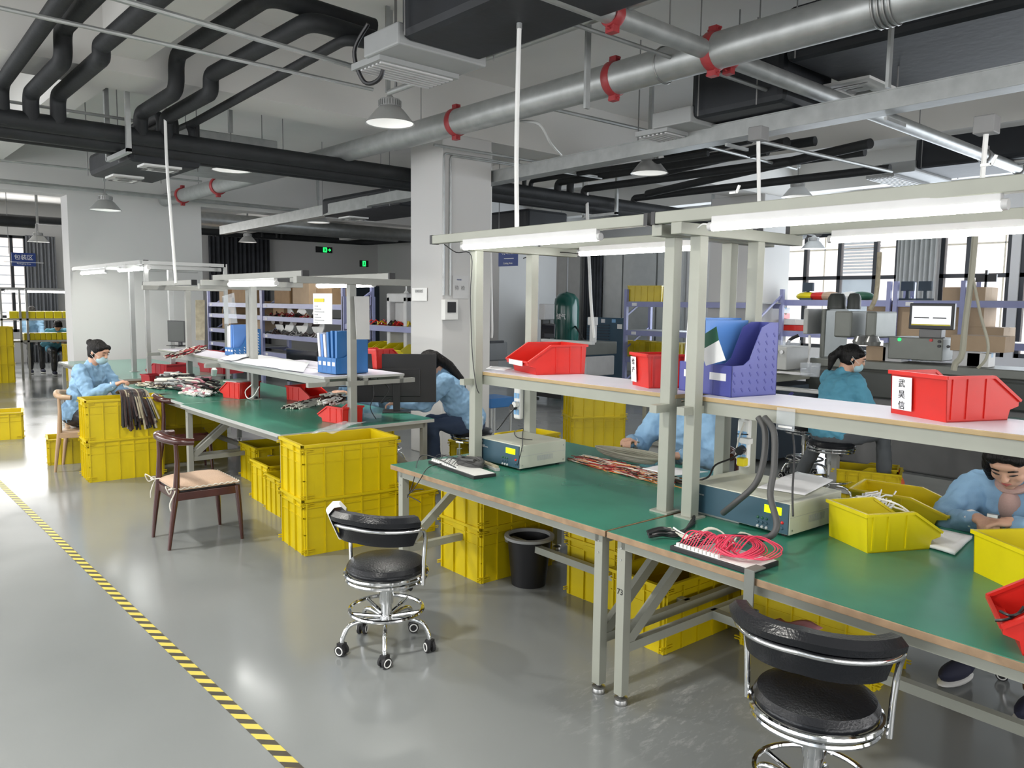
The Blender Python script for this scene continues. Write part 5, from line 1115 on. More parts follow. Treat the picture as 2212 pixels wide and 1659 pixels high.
def person(name_label, loc, rz, seat=.45, lean=18, twist=0, head=(25, 0, 0), wl=(.12, .42, .74), wr=(-.12, .42, .74), knees=((-.11, .40), (.11, .40)), feet=None, jacket='clothblue', trousers='denim', shoe='navyshoe',
           hair='bun', mask=False, vox=.009, curl=(.6, .6), fd=None, sc=1.0, inner=None, legs=True, pole=(.5, -.3, -.8), glove=None, neck_len=.0):
    t = thing('person', name_label, 'person', loc, rz); V = Vector
    P = V((0, 0, seat+.09)); Lr = R(lean); up = V((sin(R(twist)), sin(Lr), cos(Lr))).normalized(); fwd = V((0, cos(Lr), -sin(Lr)))
    CHh = P+up*.27; N = P+up*.50; rt = up.cross(fwd)*-1; rt = V((1, 0, 0)); rt = (rt-up*rt.dot(up)).normalized(); fwd = up.cross(rt)*1.0
    if fwd.y < 0: fwd = -fwd
    M3 = Matrix((rt, fwd, up)).transposed()
    SL, SR_ = N-up*.045+rt*.165, N-up*.045-rt*.165
    hp, hy, hr = [R(a) for a in head]
    hm = Matrix.Rotation(hy, 3, 'Z') @ Matrix.Rotation(-hp, 3, 'X') @ Matrix.Rotation(hr, 3, 'Y')
    HC = N+(up*.4+V((0, 0, .6))).normalized()*.10+hm @ V((0, .035, .075+neck_len))
    body = MB()
    body.ell(P+up*.02, (.165, .12, .13), 18, M3); body.ell(P+up*.2, (.135, .10, .17), 18, M3); body.ell(CHh+up*.08, (.16, .105, .17), 18, M3)
    capsule(body, [N-up*.03, HC+hm @ V((0, -.03, -.05))], [.055, .05])
    # head
    body.ell(HC, (.076, .096, .098), 24, hm); body.ell(HC+hm @ V((0, .028, -.05)), (.060, .066, .066), 20, hm); body.ell(HC+hm @ V((0, .062, -.092)), (.026, .024, .022), 14, hm)
    for s in (-1, 1): body.ell(HC+hm @ V((s*.036, .058, -.035)), (.026, .026, .028), 14, hm); body.ell(HC+hm @ V((s*.076, -.005, -.015)), (.009, .018, .030), 12, hm)
    body.ell(HC+hm @ V((0, .078, .035)), (.048, .020, .022), 14, hm)
    capsule(body, [HC+hm @ V((0, .090, .015)), HC+hm @ V((0, .108, -.020))], [.007, .011], 10); body.ell(HC+hm @ V((0, .101, -.024)), (.018, .012, .009), 12, hm)
    body.ell(HC+hm @ V((0, .084, -.056)), (.026, .014, .012), 12, hm)
    A = []
    for S, w, s, cu in ((SL, wl, 1, curl[0]), (SR_, wr, -1, curl[1])):
        T = V(w); E, T2 = ik(S, T, .275, .245, V((pole[0]*s, pole[1], pole[2]))); A.append((S, E, T2))
        capsule(body, [S, S.lerp(E, .5), E, E.lerp(T2, .4), T2], [.050, .043, .036, .036, .025])
        dd_ = (T2-E).normalized(); d2 = V(fd[0 if s > 0 else 1]) if fd else dd_
        capsule(body, [T2, T2+d2.normalized()*.025], [.025, .023])
        hand(body, T2, d2, V((0, .1, 1)) if abs(d2.z) < .8 else V((0, 1, 0)), s*-1 if True else s, cu)
    hips = []
    if legs:
        for i, (k, s) in enumerate(zip(knees, (-1, 1))):
            H = P+V((s*.09, .0, -.02)); K = V((k[0], k[1], seat+.07)); f = V((*feet[i], .09)) if feet else V((k[0]*1.05, k[1]-.02, .09)); hips.append((H, K, f))
            capsule(body, [H, K, f], [.080, .052, .036])
    blob(body, 'body', 'skin', t, vox, 3)
    # put the body mesh first: face details
    for s in (-1, 1):
        fd_ = MB(); fd_.tube([HC+hm @ V((s*.050, .083, .022)), HC+hm @ V((s*.034, .0945, .030)), HC+hm @ V((s*.016, .0965, .026))], [.002, .0036, .003], 6)
        fd_.build('eyebrow', 'hair', t, smooth=True)
    for s in (-1, 1): ey = MB(); ey.tube([HC+hm @ V((s*.047, .084, .001)), HC+hm @ V((s*.032, .0935, .003)), HC+hm @ V((s*.018, .0935, -.001))], [.0015, .0035, .0015], 6); ey.build('eye', 'black', t, smooth=True)
    if not mask:
        lp_ = MB(); lp_.tube([HC+hm @ V((-.020, .088, -.055)), HC+hm @ V((-.008, .0985, -.052)), HC+hm @ V((.008, .0985, -.052)), HC+hm @ V((.020, .088, -.055))], [.002, .004, .004, .002], 8)
        lp_.tube([HC+hm @ V((-.016, .089, -.058)), HC+hm @ V((0, .0975, -.060)), HC+hm @ V((.016, .089, -.058))], [.002, .005, .002], 8); lp_.build('lips', 'lips', t, smooth=True)
    else:
        mk = MB(); mk.ell(HC+hm @ V((0, .058, -.058)), (.058, .058, .050), 22, hm); o = mk.build('face_mask', 'mask', t, smooth=True)
        for s in (-1, 1): st = MB(); st.tube([HC+hm @ V((s*.052, .07, -.03)), HC+hm @ V((s*.076, .02, -.008)), HC+hm @ V((s*.084, -.012, .008))], .002, 6); st.tube([HC+hm @ V((s*.052, .05, -.085)), HC+hm @ V((s*.078, .01, -.04)), HC+hm @ V((s*.084, -.012, -.03))], .002, 6); st.build('mask_loop', 'white', o)
    # hair
    h = MB(); h.ell(HC+hm @ V((0, -.020, .018)), (.086, .102, .100), 24, hm)
    for s in (-1, 1): h.ell(HC+hm @ V((s*.052, -.02, -.022)), (.034, .055, .055), 14, hm); h.ell(HC+hm @ V((s*.045, .048, .058)), (.036, .035, .03), 14, hm)
    h.ell(HC+hm @ V((0, .058, .070)), (.045, .030, .022), 14, hm)
    if hair == 'bun': h.ell(HC+hm @ V((0, -.125, .045)), (.036, .034, .034), 14, hm); h.ell(HC+hm @ V((0, -.05, -.05)), (.06, .05, .05), 14, hm)
    elif hair == 'short': h.ell(HC+hm @ V((0, -.035, -.02)), (.078, .07, .07), 14, hm)
    elif hair == 'tail': 
        h.ell(HC+hm @ V((0, -.115, .03)), (.034, .034, .036), 14, hm); capsule(h, [HC+hm @ V((0, -.12, .02)), HC+hm @ V((0, -.15, -.06)), HC+hm @ V((.01, -.13, -.17))], [.03, .042, .016]); h.ell(HC+hm @ V((0, -.04, -.03)), (.075, .06, .06), 14, hm)
    elif hair == 'long':
        for x in (-.05, 0, .05): capsule(h, [HC+hm @ V((x, -.08, .0)), N-fwd*.11+up*.04+rt*x, N-fwd*.13-up*.12+rt*x*1.2, N-fwd*.10-up*.24+rt*x*.6], [.05, .045, .035, .015])
    elif hair == 'bob':
        for s in (-1, 1): capsule(h, [HC+hm @ V((s*.07, -.0, .03)), HC+hm @ V((s*.086, .012, -.05)), HC+hm @ V((s*.082, .015, -.115))], [.03, .027, .018])
        h.ell(HC+hm @ V((0, -.045, -.04)), (.082, .06, .085), 16, hm)
    blob(h, 'hair', 'hair', t, max(vox, .006), 3, .006, .02)
    # jacket
    j = MB(); j.ell(P+up*.02+V((0, .0, .0)), (.205, .16, .15), 20, M3); j.ell(P+up*.2, (.185, .145, .2), 20, M3); j.ell(CHh+up*.07, (.20, .135, .19), 20, M3)
    capsule(j, [SL, SR_], [.075, .075]); capsule(j, [N-up*.05+fwd*-.01, N+up*.015-fwd*.01], [.085, .068])
    for S, E, T in A: capsule(j, [S, S.lerp(E, .5), E, E.lerp(T, .5), E.lerp(T, .88)], [.080, .072, .066, .060, .046])
    for k in range(0):
        pass
    blob(j, 'jacket', jacket, t, max(vox*1.1, .008), 3, .040, .065)
    for S, E, T in A: cf = MB(); q = E.lerp(T, .90); e = (T-E).normalized(); x, y = frame_for(e); cf.tube([q+(x*cos(a)+y*sin(a))*.038 for a in [i*2*pi/20 for i in range(20)]], .007, 8, closed=True); cf.build('cuff', 'white', t, smooth=True)
    if inner:
        z = MB(); z.ell(N-up*.13+fwd*.066, (.060, .066, .16), 18, M3); z.tube([N+up*.03+(rt*cos(a)+fwd*sin(a))*.055 for a in [i*2*pi/20 for i in range(20)]], .020, 8, closed=True)
        z.build('sweater', inner, t, smooth=True)
    if legs:
        tr = MB(); tr.ell(P+V((0, 0, -.03)), (.18, .14, .11), 18)
        for H, K, f in hips: capsule(tr, [H, H.lerp(K, .5), K, K.lerp(f, .5), f.lerp(K, .08)], [.098, .086, .072, .064, .058])
        blob(tr, 'trousers', trousers, t, max(vox*1.1, .010), 4, .02, .07)
        for H, K, f in hips:
            a = Vector((f.x*.15, 1, 0)).normalized(); M_ = Matrix((Vector((a.y, -a.x, 0)), a, Vector((0, 0, 1)))).transposed()
            sh = MB(); sh.ell(V((f.x, f.y, .06))+a*.06, (.045, .125, .045), 18, M_); sh.ell(V((f.x, f.y, .075))-a*.01, (.042, .055, .055), 14, M_)
            o = sh.build('shoe', shoe, t, smooth=True); so = MB(); so.ell(V((f.x, f.y, .022))+a*.06, (.048, .130, .022), 18, M_); so.build('sole', 'sole', o, smooth=True)
    return t
def face_to(dx, dy): return math.atan2(-dx, dy)
person('woman in pale blue work jacket and face mask sorting looms over the yellow crate', (-8.78, 1.98, 0), face_to(.78, .62), .46, 20, 0, (22, -4, 0), wl=(.12, .50, .86), wr=(-.12, .52, .74), hair='bun', mask=True, vox=.007, curl=(.9, .7), trousers='black')
person('person with long dark hair in blue jacket bent over the bench behind the big monitor', (-5.62, 4.50, 0), face_to(-.52, -.85), .53, 33, 0, (55, 0, 0), wl=(.10, .62, .80), wr=(-.10, .66, .80), hair='long', vox=.008, jacket='clothblue', trousers='denim', knees=((-.13, .36), (.13, .36)))
person('person in blue work jacket behind the twin posts, working through the cable coil', (-3.02, 4.28, 0), R(180), .47, 14, 0, (30, 0, 0), wl=(.16, .44, .84), wr=(-.20, .42, .80), hair='short', vox=.006, trousers='khaki', knees=((-.14, .40), (.14, .42)), curl=(.9, .8))
person('woman with ponytail seen from behind on a round stool at the machine bench', (-3.24, 6.60, 0), R(-24), .54, 14, 0, (22, -38, 0), wl=(.16, .42, .80), wr=(-.02, .44, .82), hair='tail', vox=.008, jacket='clothteal', trousers='greytrouser', knees=((-.30, .22), (.20, .40)), feet=((-.42, .02), (.20, .46)), mask=True)
person('woman in blue jacket and pink sweater bent over a small part, right bench', (-1.00, 4.13, 0), R(172), .45, 36, 0, (40, 10, 0), wl=(.05, .50, .82), wr=(-.10, .52, .84), hair='bob', vox=.0045, inner='pinkknit', trousers='brown', knees=((-.16, .36), (.16, .30)), curl=(.9, .8), fd=((-.7, .6, .1), (.75, .55, .0)), pole=(.9, -.2, -.5))
person('person in blue jacket behind the leaning blue file box, hands over connectors', (-6.85, 4.32, 0), face_to(.25, -.97), .47, 34, 0, (50, 0, 0), wl=(.02, .60, .82), wr=(-.14, .58, .82), hair='short', vox=.009, trousers='black', knees=((-.12, .42), (.12, .42)))
# two packers beyond the divider wall
p = Xp(67, 660, -20.6); person('person in pale blue standing at the far packing rack by the window', (p.x-.1, p.y, 0), R(-90), .66, 10, 0, (30, 0, 0), hair='short', vox=.012, legs=True, trousers='black')
p = Xp(125, 700, -19.6); person('person in blue with head bowed at the far packing rack', (p.x-.35, p.y, 0), R(-90), .47, 30, 0, (60, 0, 0), hair='short', vox=.012, trousers='black', jacket='clothteal')
p = Zp(2150, 1115, .86); t = thing('small_connector', 'small dark metal connector pinched in the fingers of the woman at the right bench', 'connector', (p.x, p.y-.03, .86)); MB().b2(-.02, -.008, 0, .02, .008, .014).build('shell', 'dullsteel', t, bevel=.001); MB().b2(.02, -.006, .002, .026, .006, .012).build('pin', 'black', t)
for i, (x, y, r_) in enumerate(((Zp(548, 978).x, Zp(548, 978).y, .7), (Zp(392, 978).x, Zp(392, 978).y, 2.0))):
    t = thing('shoe', ('black shoe resting on the floor under the left bench', 'second black shoe under the left bench beside the braces')[i], 'shoe', (x, y, 0), r_)
    MB().ell((0, .05, .055), (.045, .13, .05), 16).ell((0, -.02, .08), (.04, .05, .06), 14).build('upper', 'black', t, smooth=True); MB().ell((0, .05, .018), (.048, .135, .018), 16).build('sole', 'grey', t, smooth=True)
# ================================================================== FAR SHOP: RACKS, MACHINES, SIGNS
def rack(label, x0, x1, y, d, zs, ztop, nb, m='lav', axis='x', diag=True, group='lavender steel storage racks'):
    t = thing('storage_rack', label, 'rack', (0, 0, 0), 0, group)
    def B(mb, a0, b0, z0, a1, b1, z1):
        return mb.b2(a0, b0, z0, a1, b1, z1) if axis == 'x' else mb.b2(b0, a0, z0, b1, a1, z1)
    def Pt(a, b, z): return (a, b, z) if axis == 'x' else (b, a, z)
    for i in range(nb+1):
        a = x0+(x1-x0)*i/nb
        for b in (y, y+d):
            u = B(MB(), a-.03, b-.03, 0, a+.03, b+.03, ztop).build('upright', m, t)
        if diag:
            g = MB()
            for k in range(3): g.bar(Pt(a, y, .3+k*.6), Pt(a, y+d, .7+k*.6), .02, .03)
            g.build('end_brace', m, t)
    for z in zs:
        s = MB(); B(s, x0, y-.02, z-.09, x1, y+.02, z); B(s, x0, y+d-.02, z-.09, x1, y+d+.02, z); s.build('shelf_beam', m, t)
        B(MB(), x0, y, z-.01, x1, y+d, z+.005).build('shelf_board', 'midgrey', t)
        lb = B(MB(), x0+.15, y-.023, z-.075, x0+.26, y-.02, z-.02).build('label', 'paper', t) if axis == 'x' else None
    return t
def boxcarton(label, x, y, z, s, m='card', rz=0, cat='carton', name='cardboard_box', group=None):
    t = thing(name, label, cat, (x, y, z), rz, group)
    MB().b2(-s[0]/2, -s[1]/2, 0, s[0]/2, s[1]/2, s[2]).build('body', m, t, bevel=.004)
    MB().b2(-s[0]/2-.001, -.025, s[2]*.7, s[0]/2+.001, .025, s[2]+.0015).build('tape', 'cardlight' if m != 'white' else 'socketblue', t)
    return t
# --- back racks before the windows
YR = 12.0
xa, xb, xc = Yp(1650, 700, YR).x, Yp(1917, 700, YR).x, Yp(2240, 700, YR).x
z1, z2 = Yp(1700, 648, YR).z, Yp(1700, 715, YR).z
rack('lavender storage rack before the left back window behind the milling machine', xa, xb, YR, .6, [.35, z2, z1], Yp(1917, 608, YR).z, 1)
rack('lavender storage rack behind the far monitor, running to the right picture edge', xb+.1, xc, YR, .6, [.35, Yp(2180, 742, YR).z, z1], Yp(1917, 608, YR).z, 2)
YQ = 11.2; xa2, xb2 = Yp(1352, 700, YQ).x, Yp(1500, 700, YQ).x
q1, q2 = Yp(1400, 652, YQ).z, Yp(1400, 715, YQ).z
rack('lavender storage rack holding yellow crates right of the compressor', xa2, xb2+1.2, YQ, .7, [.3, .75, q2, q1], Yp(1352, 625, YQ).z, 1)
for i, (px, z, lab) in enumerate(((1400, q1, 'yellow crate on the top shelf of the rack right of the compressor'), (1395, .75, 'yellow crate on the low shelf of the rack right of the compressor'), (1440, .75, 'second yellow crate on the low shelf of that rack'))):
    p = Yp(px, 640, YQ+.35); crate(lab, p.x, YQ+.33, z+.005, R(20 if i == 0 else 0), (.95, .85, .75))
k = 0
for px, z, n, lab in ((1668, z2, 4, 'near the column'), (1700, z2, 2, 'next to it'), (1725, z2, 2, 'beside the machine')):
    x = Yp(px, 700, YR+.2).x
    for j in range(n): boxcarton('flat white carton, %s in the pile %s on the back rack' % (('bottom one', 'second one', 'third one', 'top one')[j], lab), x, YR+.25, z+.006+j*.095, (.42, .3, .09), 'white' if (j+px) % 5 else 'red', rnd.uniform(-.1, .1), 'carton', 'flat_carton', 'flat cartons on the back rack')
for px, m, lab in ((1742, 'yellowbin', 'yellow bag lying on the top of the back rack'), (1768, 'red', 'red and white pack on the top of the back rack'), (1835, 'white', 'white pack on the top of the back rack'), (1858, 'plantgreen', 'dark green pack on the top of the back rack'), (1790, 'cushion', 'brownish bag on the top shelf behind the motors')):
    x = Yp(px, 640, YR+.2).x; t = thing('goods_pack', lab, 'pack', (x, YR+.25, z1+.005)); MB().ell((0, 0, .06), (.2, .14, .075), 16).build('pack', m, t, smooth=True)
for i, (px, z, s, lab) in enumerate(((1948, z1-.55, (.9, .5, .5), 'large brown carton behind the far monitor'), (2088, z1-.55, (.55, .5, .55), 'tall brown carton right of the far monitor'), (2110, z1-.75, (.8, .5, .2), 'flat brown carton under the tall one right of the monitor'), (2105, Yp(2180, 742, YR).z+.006, (.5, .4, .14), 'small white carton on the low rack shelf'), (2150, Yp(2180, 742, YR).z+.006, (.3, .3, .14), 'small brown carton on the low rack shelf'))):
    p = Yp(px, 700, YR+.25); boxcarton(lab, p.x, YR+.3, z if i > 2 else (Yp(2180, 742, YR).z+.006 if i == 2 else Yp(2180, 742, YR).z+.006+(.2 if i == 1 else 0)), s, 'cardlight' if i != 3 else 'white')
# brackets on top of racks
for px, lab in ((1660, 'black display stand on the rack beside the column'), (1740, 'small dark stand on the rack'), (1955, 'blue-grey stand on the rack behind the monitor'), (1993, 'second blue-grey stand on the rack behind the monitor')):
    x = Yp(px+5, 640, YR+.2).x; t = thing('display_stand', lab, 'stand', (x, YR+.2, z1+.005)); MB().b2(-.1, -.08, 0, .1, .08, .03).b2(-.02, -.02, .03, .02, .02, .26).b2(-.09, -.03, .14, .09, .03, .28).build('stand', 'greyblue', t, bevel=.005)
p = Yp(2128, 640, YR+.2); t = thing('cross_stand', 'dark cross-shaped stand on the rack before the right window', 'stand', (p.x, YR+.2, z1+.005)); MB().b2(-.015, -.02, 0, .015, .02, .42).b2(-.13, -.02, .26, .13, .02, .36).build('stand', 'black', t)
# --- milling machine (drill head) at (1745..1940, 640..780)
YM = 9.0
def mx(px): return Yp(px, 700, YM).x
def mz(py, px=1850): return Yp(px, py, YM).z
t = thing('milling_machine', 'grey milling machine with two dark motors on top behind the turned-away woman', 'machine', (0, 0, 0))
MB().b2(mx(1772), YM+.0, .5, max(Yp(1830, 740, YM+.6).x, mx(1772)+.06), YM+.6, mz(668)).build('column', 'cnc', t, bevel=.02)
MB().b2(mx(1748), YM-.15, mz(725), max(Yp(1772, 740, YM+.5).x, mx(1748)+.06), YM+.5, mz(668)).build('side_box', 'machgrey', t, bevel=.015)
MB().b2(mx(1828), YM-.3, mz(728), max(Yp(1888, 740, YM+.3).x, mx(1828)+.06), YM+.3, mz(672)).build('head', 'cnc', t, bevel=.02)
MB().b2(mx(1890), YM-.25, mz(728), max(Yp(1935, 740, YM+.3).x, mx(1890)+.06), YM+.3, mz(672)).build('control_cabinet', 'cnc', t, bevel=.02)
for px, r_ in ((1797, .105), (1834, .075)):
    x = mx(px); MB().lathe([(r_, 0), (r_*1.05, .02), (r_, .04), (r_*.98, .13), (r_*.7, .18), (0, .19)], (x, YM+.1, mz(668)), 24).build('motor', 'cncdark', t, smooth=True)
for px in (1888, 1912): MB().lathe([(0, 0), (.08, 0), (.09, .04), (.06, .1), (0, .12)], (mx(px), YM-.3, mz(742)), 20).build('chuck', 'dullsteel', t, smooth=True)
MB().b2(mx(1800), YM-.6, .75, max(Yp(2400, 740, YM+.5).x, mx(1800)+.06), YM+.5, mz(792)).build('bed', 'cncdark', t, bevel=.02)
MB().b2(mx(1780), YM-.3, mz(792), max(Yp(2400, 740, YM+.3).x, mx(1780)+.06), YM+.3, mz(775)).build('slide', 'cnc', t, bevel=.01)
MB().b2(mx(1840), YM-.5, 0, max(Yp(2380, 740, YM+.4).x, mx(1840)+.06), YM+.4, .75).build('base', 'grey', t, bevel=.02)
MB().tube(smoothpath([(mx(1745), YM-.2, mz(728)), (mx(1730), YM-.25, mz(740)), (mx(1728), YM-.3, mz(765))], 6), .02, 8).build('hose', 'black', t, smooth=True)
MB().tube(smoothpath([(mx(1768), YM-.2, mz(728)), (mx(1774), YM-.25, mz(750)), (mx(1776), YM-.3, mz(780)), (mx(1783), YM-.3, mz(792))], 6), .015, 8).build('cable', 'nearwhite', t, smooth=True)
# control unit with monitor
t = thing('control_unit', 'grey control unit with green light under the far monitor', 'control unit', (0, 0, 0))
MB().b2(mx(1938), YM-.2, mz(768), max(Yp(2075, 740, YM+.3).x, mx(1938)+.06), YM+.3, mz(723)).build('case', 'cnc', t, bevel=.01); MB().cyl((mx(1962), YM-.21, mz(728)), (mx(1962), YM-.2, mz(728)), .018, 12).build('indicator', 'exitgreen', t)
for px, py in ((2030, 727), (2048, 729), (2048, 738), (2068, 738)): MB().cyl((mx(px), YM-.215, mz(py)), (mx(px), YM-.2, mz(py)), .016, 10).build('knob', 'red' if px == 2030 else 'black', t)
w = mx(2072)-mx(1975); h = mz(655)-mz(707); xm = (mx(1972)+mx(2070))/2
t = thing('monitor', 'lit monitor showing a white drawing screen above the grey control unit', 'monitor', (xm, YM-.1, mz(723)))
MB().b2(-w/2, -.02, .09, w/2, .03, .09+h).build('bezel', 'black', t, bevel=.006)
sc_ = MB().b2(-w/2+.03, -.024, .13, w/2-.03, -.02, .09+h-.03).build('screen', 'screen', t)
g = MB().b2(-w*.38, -.027, .09+h*.42, -w*.04, -.0245, .09+h*.46).b2(.02, -.027, .09+h*.42, w*.34, -.0245, .09+h*.46); g.build('drawing', 'black', sc_)
MB().b2(-w/2+.03, -.027, .13, w/2-.03, -.0245, .145).build('status_bar', 'yellowbin', sc_)
MB().b2(-w*.25, -.03, 0, w*.25, .1, .09).build('stand', 'grey', t, bevel=.01)
for px, py, s, m, lab in ((1900, 765, (.22, .2, .16), 'cardlight', 'brown carton on the machine slide beside the woman'), (1935, 762, (.2, .2, .2), 'lightgrey', 'grey-white carton on the machine slide'), (2095, 760, (.26, .2, .24), 'lightgrey', 'grey carton with orange label near the air hose'), (2120, 765, (.2, .2, .14), 'white', 'white carton at the right end of the machine slide'), (2125, 700, (.5, .3, .16), 'cardlight', 'folded kraft cartons stacked beside the monitor')):
    p = Yp(px, py, YM-.05); boxcarton(lab, p.x, YM-.05, mz(775)+.002 if py > 720 else mz(745), s, m)
# cable processing machine at (1640..1760, 740..800)
YC = 8.2
def cxp(px): return Yp(px, 760, YC).x
def czp(py): return Yp(1700, py, YC).z
t = thing('crimping_machine', 'grey cabinet machine with round gauges at the left end of the long machine bench', 'machine', (0, 0, 0))
MB().b2(cxp(1642), YC, czp(800), max(Yp(1748, 740, YC+.5).x, cxp(1642)+.06), YC+.5, czp(750)).build('cabinet', 'machgrey', t, bevel=.01); MB().b2(cxp(1655), YC+.05, czp(750), max(Yp(1730, 740, YC+.45).x, cxp(1655)+.06), YC+.45, czp(738)).build('top_case', 'clear', t)
for px, m in ((1645, 'black'), (1656, 'dullsteel'), (1667, 'red'), (1678, 'nearwhite'), (1690, 'dullsteel')): MB().cyl((cxp(px), YC-.02, czp(761)), (cxp(px), YC, czp(761)), .022, 12).build('gauge', m, t)
MB().add([(cxp(1663), YC-.003, czp(792)), (cxp(1667), YC-.003, czp(780)), (cxp(1667), YC-.003, czp(797))], [(0, 1, 2)]).build('logo', 'signblue', t)
t = thing('machine_bench', 'long machine bench with steel rail top running right behind the near shelf', 'machine bench', (0, 0, 0))
MB().b2(cxp(1610), YC-.7, czp(818), max(Yp(1790, 740, YC+.6).x, cxp(1610)+.06), YC+.6, czp(802)).build('top', 'cream', t, bevel=.01); MB().b2(cxp(1610), YC-.75, czp(829), max(Yp(1790, 740, YC-.68).x, cxp(1610)+.06), YC-.68, czp(821)).build('rail', 'dullsteel', t, bevel=.008)
MB().b2(cxp(1615), YC-.6, .05, max(Yp(1780, 740, YC+.5).x, cxp(1615)+.06), YC+.5, czp(829)).build('cabinet', 'greyblue', t, bevel=.01)
for px in (1628, 1672, 1760): MB().bar((cxp(px), YC-.61, czp(850)), (cxp(px)+.1, YC-.61, czp(833)), .01, .03).build('stripe', 'navy', t)
for px, lab in ((1740, 'clear plastic tub on the machine bench'), (1760, 'second clear plastic tub on the machine bench')):
    p = Yp(px, 800, YC-.4); t = thing('plastic_tub', lab, 'tub', (p.x, YC-.4, czp(802))); MB().lathe([(0, 0), (.05, 0), (.06, .14), (.055, .14), (.045, .01), (0, .01)], n=18).build('tub', 'clear', t, smooth=True)
p = Yp(1710, 795, YC-.3); sheet('paper_sheets', 'papers and a green tape roll on the machine bench', [(p.x-.2, YC-.5, czp(802)+.002), (p.x+.2, YC-.5, czp(802)+.002), (p.x+.2, YC-.2, czp(802)+.002), (p.x-.2, YC-.2, czp(802)+.002)], bend=.01)
# low white workbench at right behind the woman (1840..2180, 990..1030) with yellow tray and red bottle
t = thing('low_shelf_table', 'steel table with pale lower board behind the woman in the pink sweater', 'table', (0, 0, 0))
a = Zp(1850, 1035, .12); b_ = Zp(2260, 1110, .12)
MB().b2(a.x, 6.6, .10, a.x+3.4, 7.7, .14).build('lower_board', 'machgrey', t, bevel=.004)
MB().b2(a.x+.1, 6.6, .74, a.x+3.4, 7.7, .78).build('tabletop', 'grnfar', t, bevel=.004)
for x in (a.x+.05, a.x+1.7, a.x+3.35):
    for y in (6.62, 7.68): MB().b2(x-.03, y-.03, 0, x+.03, y+.03, .74).build('leg', 'creamgrey', t)
p = Zp(1985, 1015, .14); picking_bin('parts_bin', 'yellow open-front bin with white label on the low board behind the shelf', (p.x, 7.0, .14), R(200), .36, .26, .17, 'yellow', 'front')
p = Zp(2028, 1025, .14); t = thing('red_bottle', 'small orange-red dispenser bottle on the low board', 'bottle', (p.x, 7.0, .14)); MB().lathe([(0, 0), (.045, 0), (.048, .06), (.03, .1), (.014, .11), (.014, .13), (.006, .13), (.004, .17), (0, .17)], n=20).build('bottle', 'orange', t, smooth=True)
# --- saw / CNC bench at (1150..1330, 700..880)
YS = 9.6
def sx(px): return Yp(px, 760, YS).x
def sz(py): return Yp(1230, py, YS).z
t = thing('wire_cutting_machine', 'white cabinet machine with dark bed and control panel before the green tank', 'machine', (0, 0, 0))
MB().b2(sx(1142), YS, .15, max(Yp(1262, 740, YS+.9).x, sx(1142)+.06), YS+.9, sz(790)).build('cabinet', 'lightgrey', t, bevel=.02)
MB().b2(sx(1148), YS-.005, sz(865), max(Yp(1215, 740, YS).x, sx(1148)+.06), YS, sz(852)).build('plinth_panel', 'black', t)
MB().b2(sx(1200), YS-.25, sz(765), max(Yp(1333, 740, YS+.8).x, sx(1200)+.06), YS+.8, sz(738)).build('bed', 'cnc', t, bevel=.01)
MB().b2(sx(1195), YS-.3, sz(739), max(Yp(1285, 740, YS-.22).x, sx(1195)+.06), YS-.22, sz(733)).build('rail', 'nearwhite', t)
MB().b2(sx(1262), YS+.0, sz(810), max(Yp(1328, 740, YS+.7).x, sx(1262)+.06), YS+.7, sz(768)).build('side_case', 'lightgrey', t, bevel=.015)
MB().b2(sx(1154), YS+.1, sz(693), max(Yp(1197, 740, YS+.35).x, sx(1154)+.06), YS+.35, sz(657)).build('upper_case', 'lightgrey', t, bevel=.015)
MB().b2(sx(1154), YS+.15, sz(745), max(Yp(1176, 740, YS+.3).x, sx(1154)+.06), YS+.3, sz(693)).build('column', 'cncdark', t)
MB().b2(sx(1177), YS-.1, sz(733), max(Yp(1199, 740, YS+.15).x, sx(1177)+.06), YS+.15, sz(701)).build('control_panel', 'black', t, bevel=.01); MB().b2(sx(1179), YS-.104, sz(722), max(Yp(1196, 740, YS-.1).x, sx(1179)+.06), YS-.1, sz(704)).build('display', 'blackgloss', t)
MB().b2(sx(1281), YS-.15, sz(700), max(Yp(1291, 740, YS-.05).x, sx(1281)+.06), YS-.05, sz(683)).b2(sx(1284), YS-.13, sz(736), max(Yp(1289, 740, YS-.07).x, sx(1284)+.06), YS-.07, sz(700)).build('pole_head', 'nearwhite', t, bevel=.01)
for px in (1150, 1222, 1255): MB().lathe([(0, 0), (.06, 0), (.07, .02), (.02, .04), (.02, .16)], (sx(px), YS+.1, 0), 14).build('foot', 'dullsteel', t, smooth=True)
fn = MB()
for r_ in (.02, .045, .07): fn.tube([(sx(1252)+r_*cos(a), YS-.004, sz(800)+r_*sin(a)) for a in [i*2*pi/20 for i in range(20)]], .006, 6, closed=True)
fn.build('vent', 'grey', t)
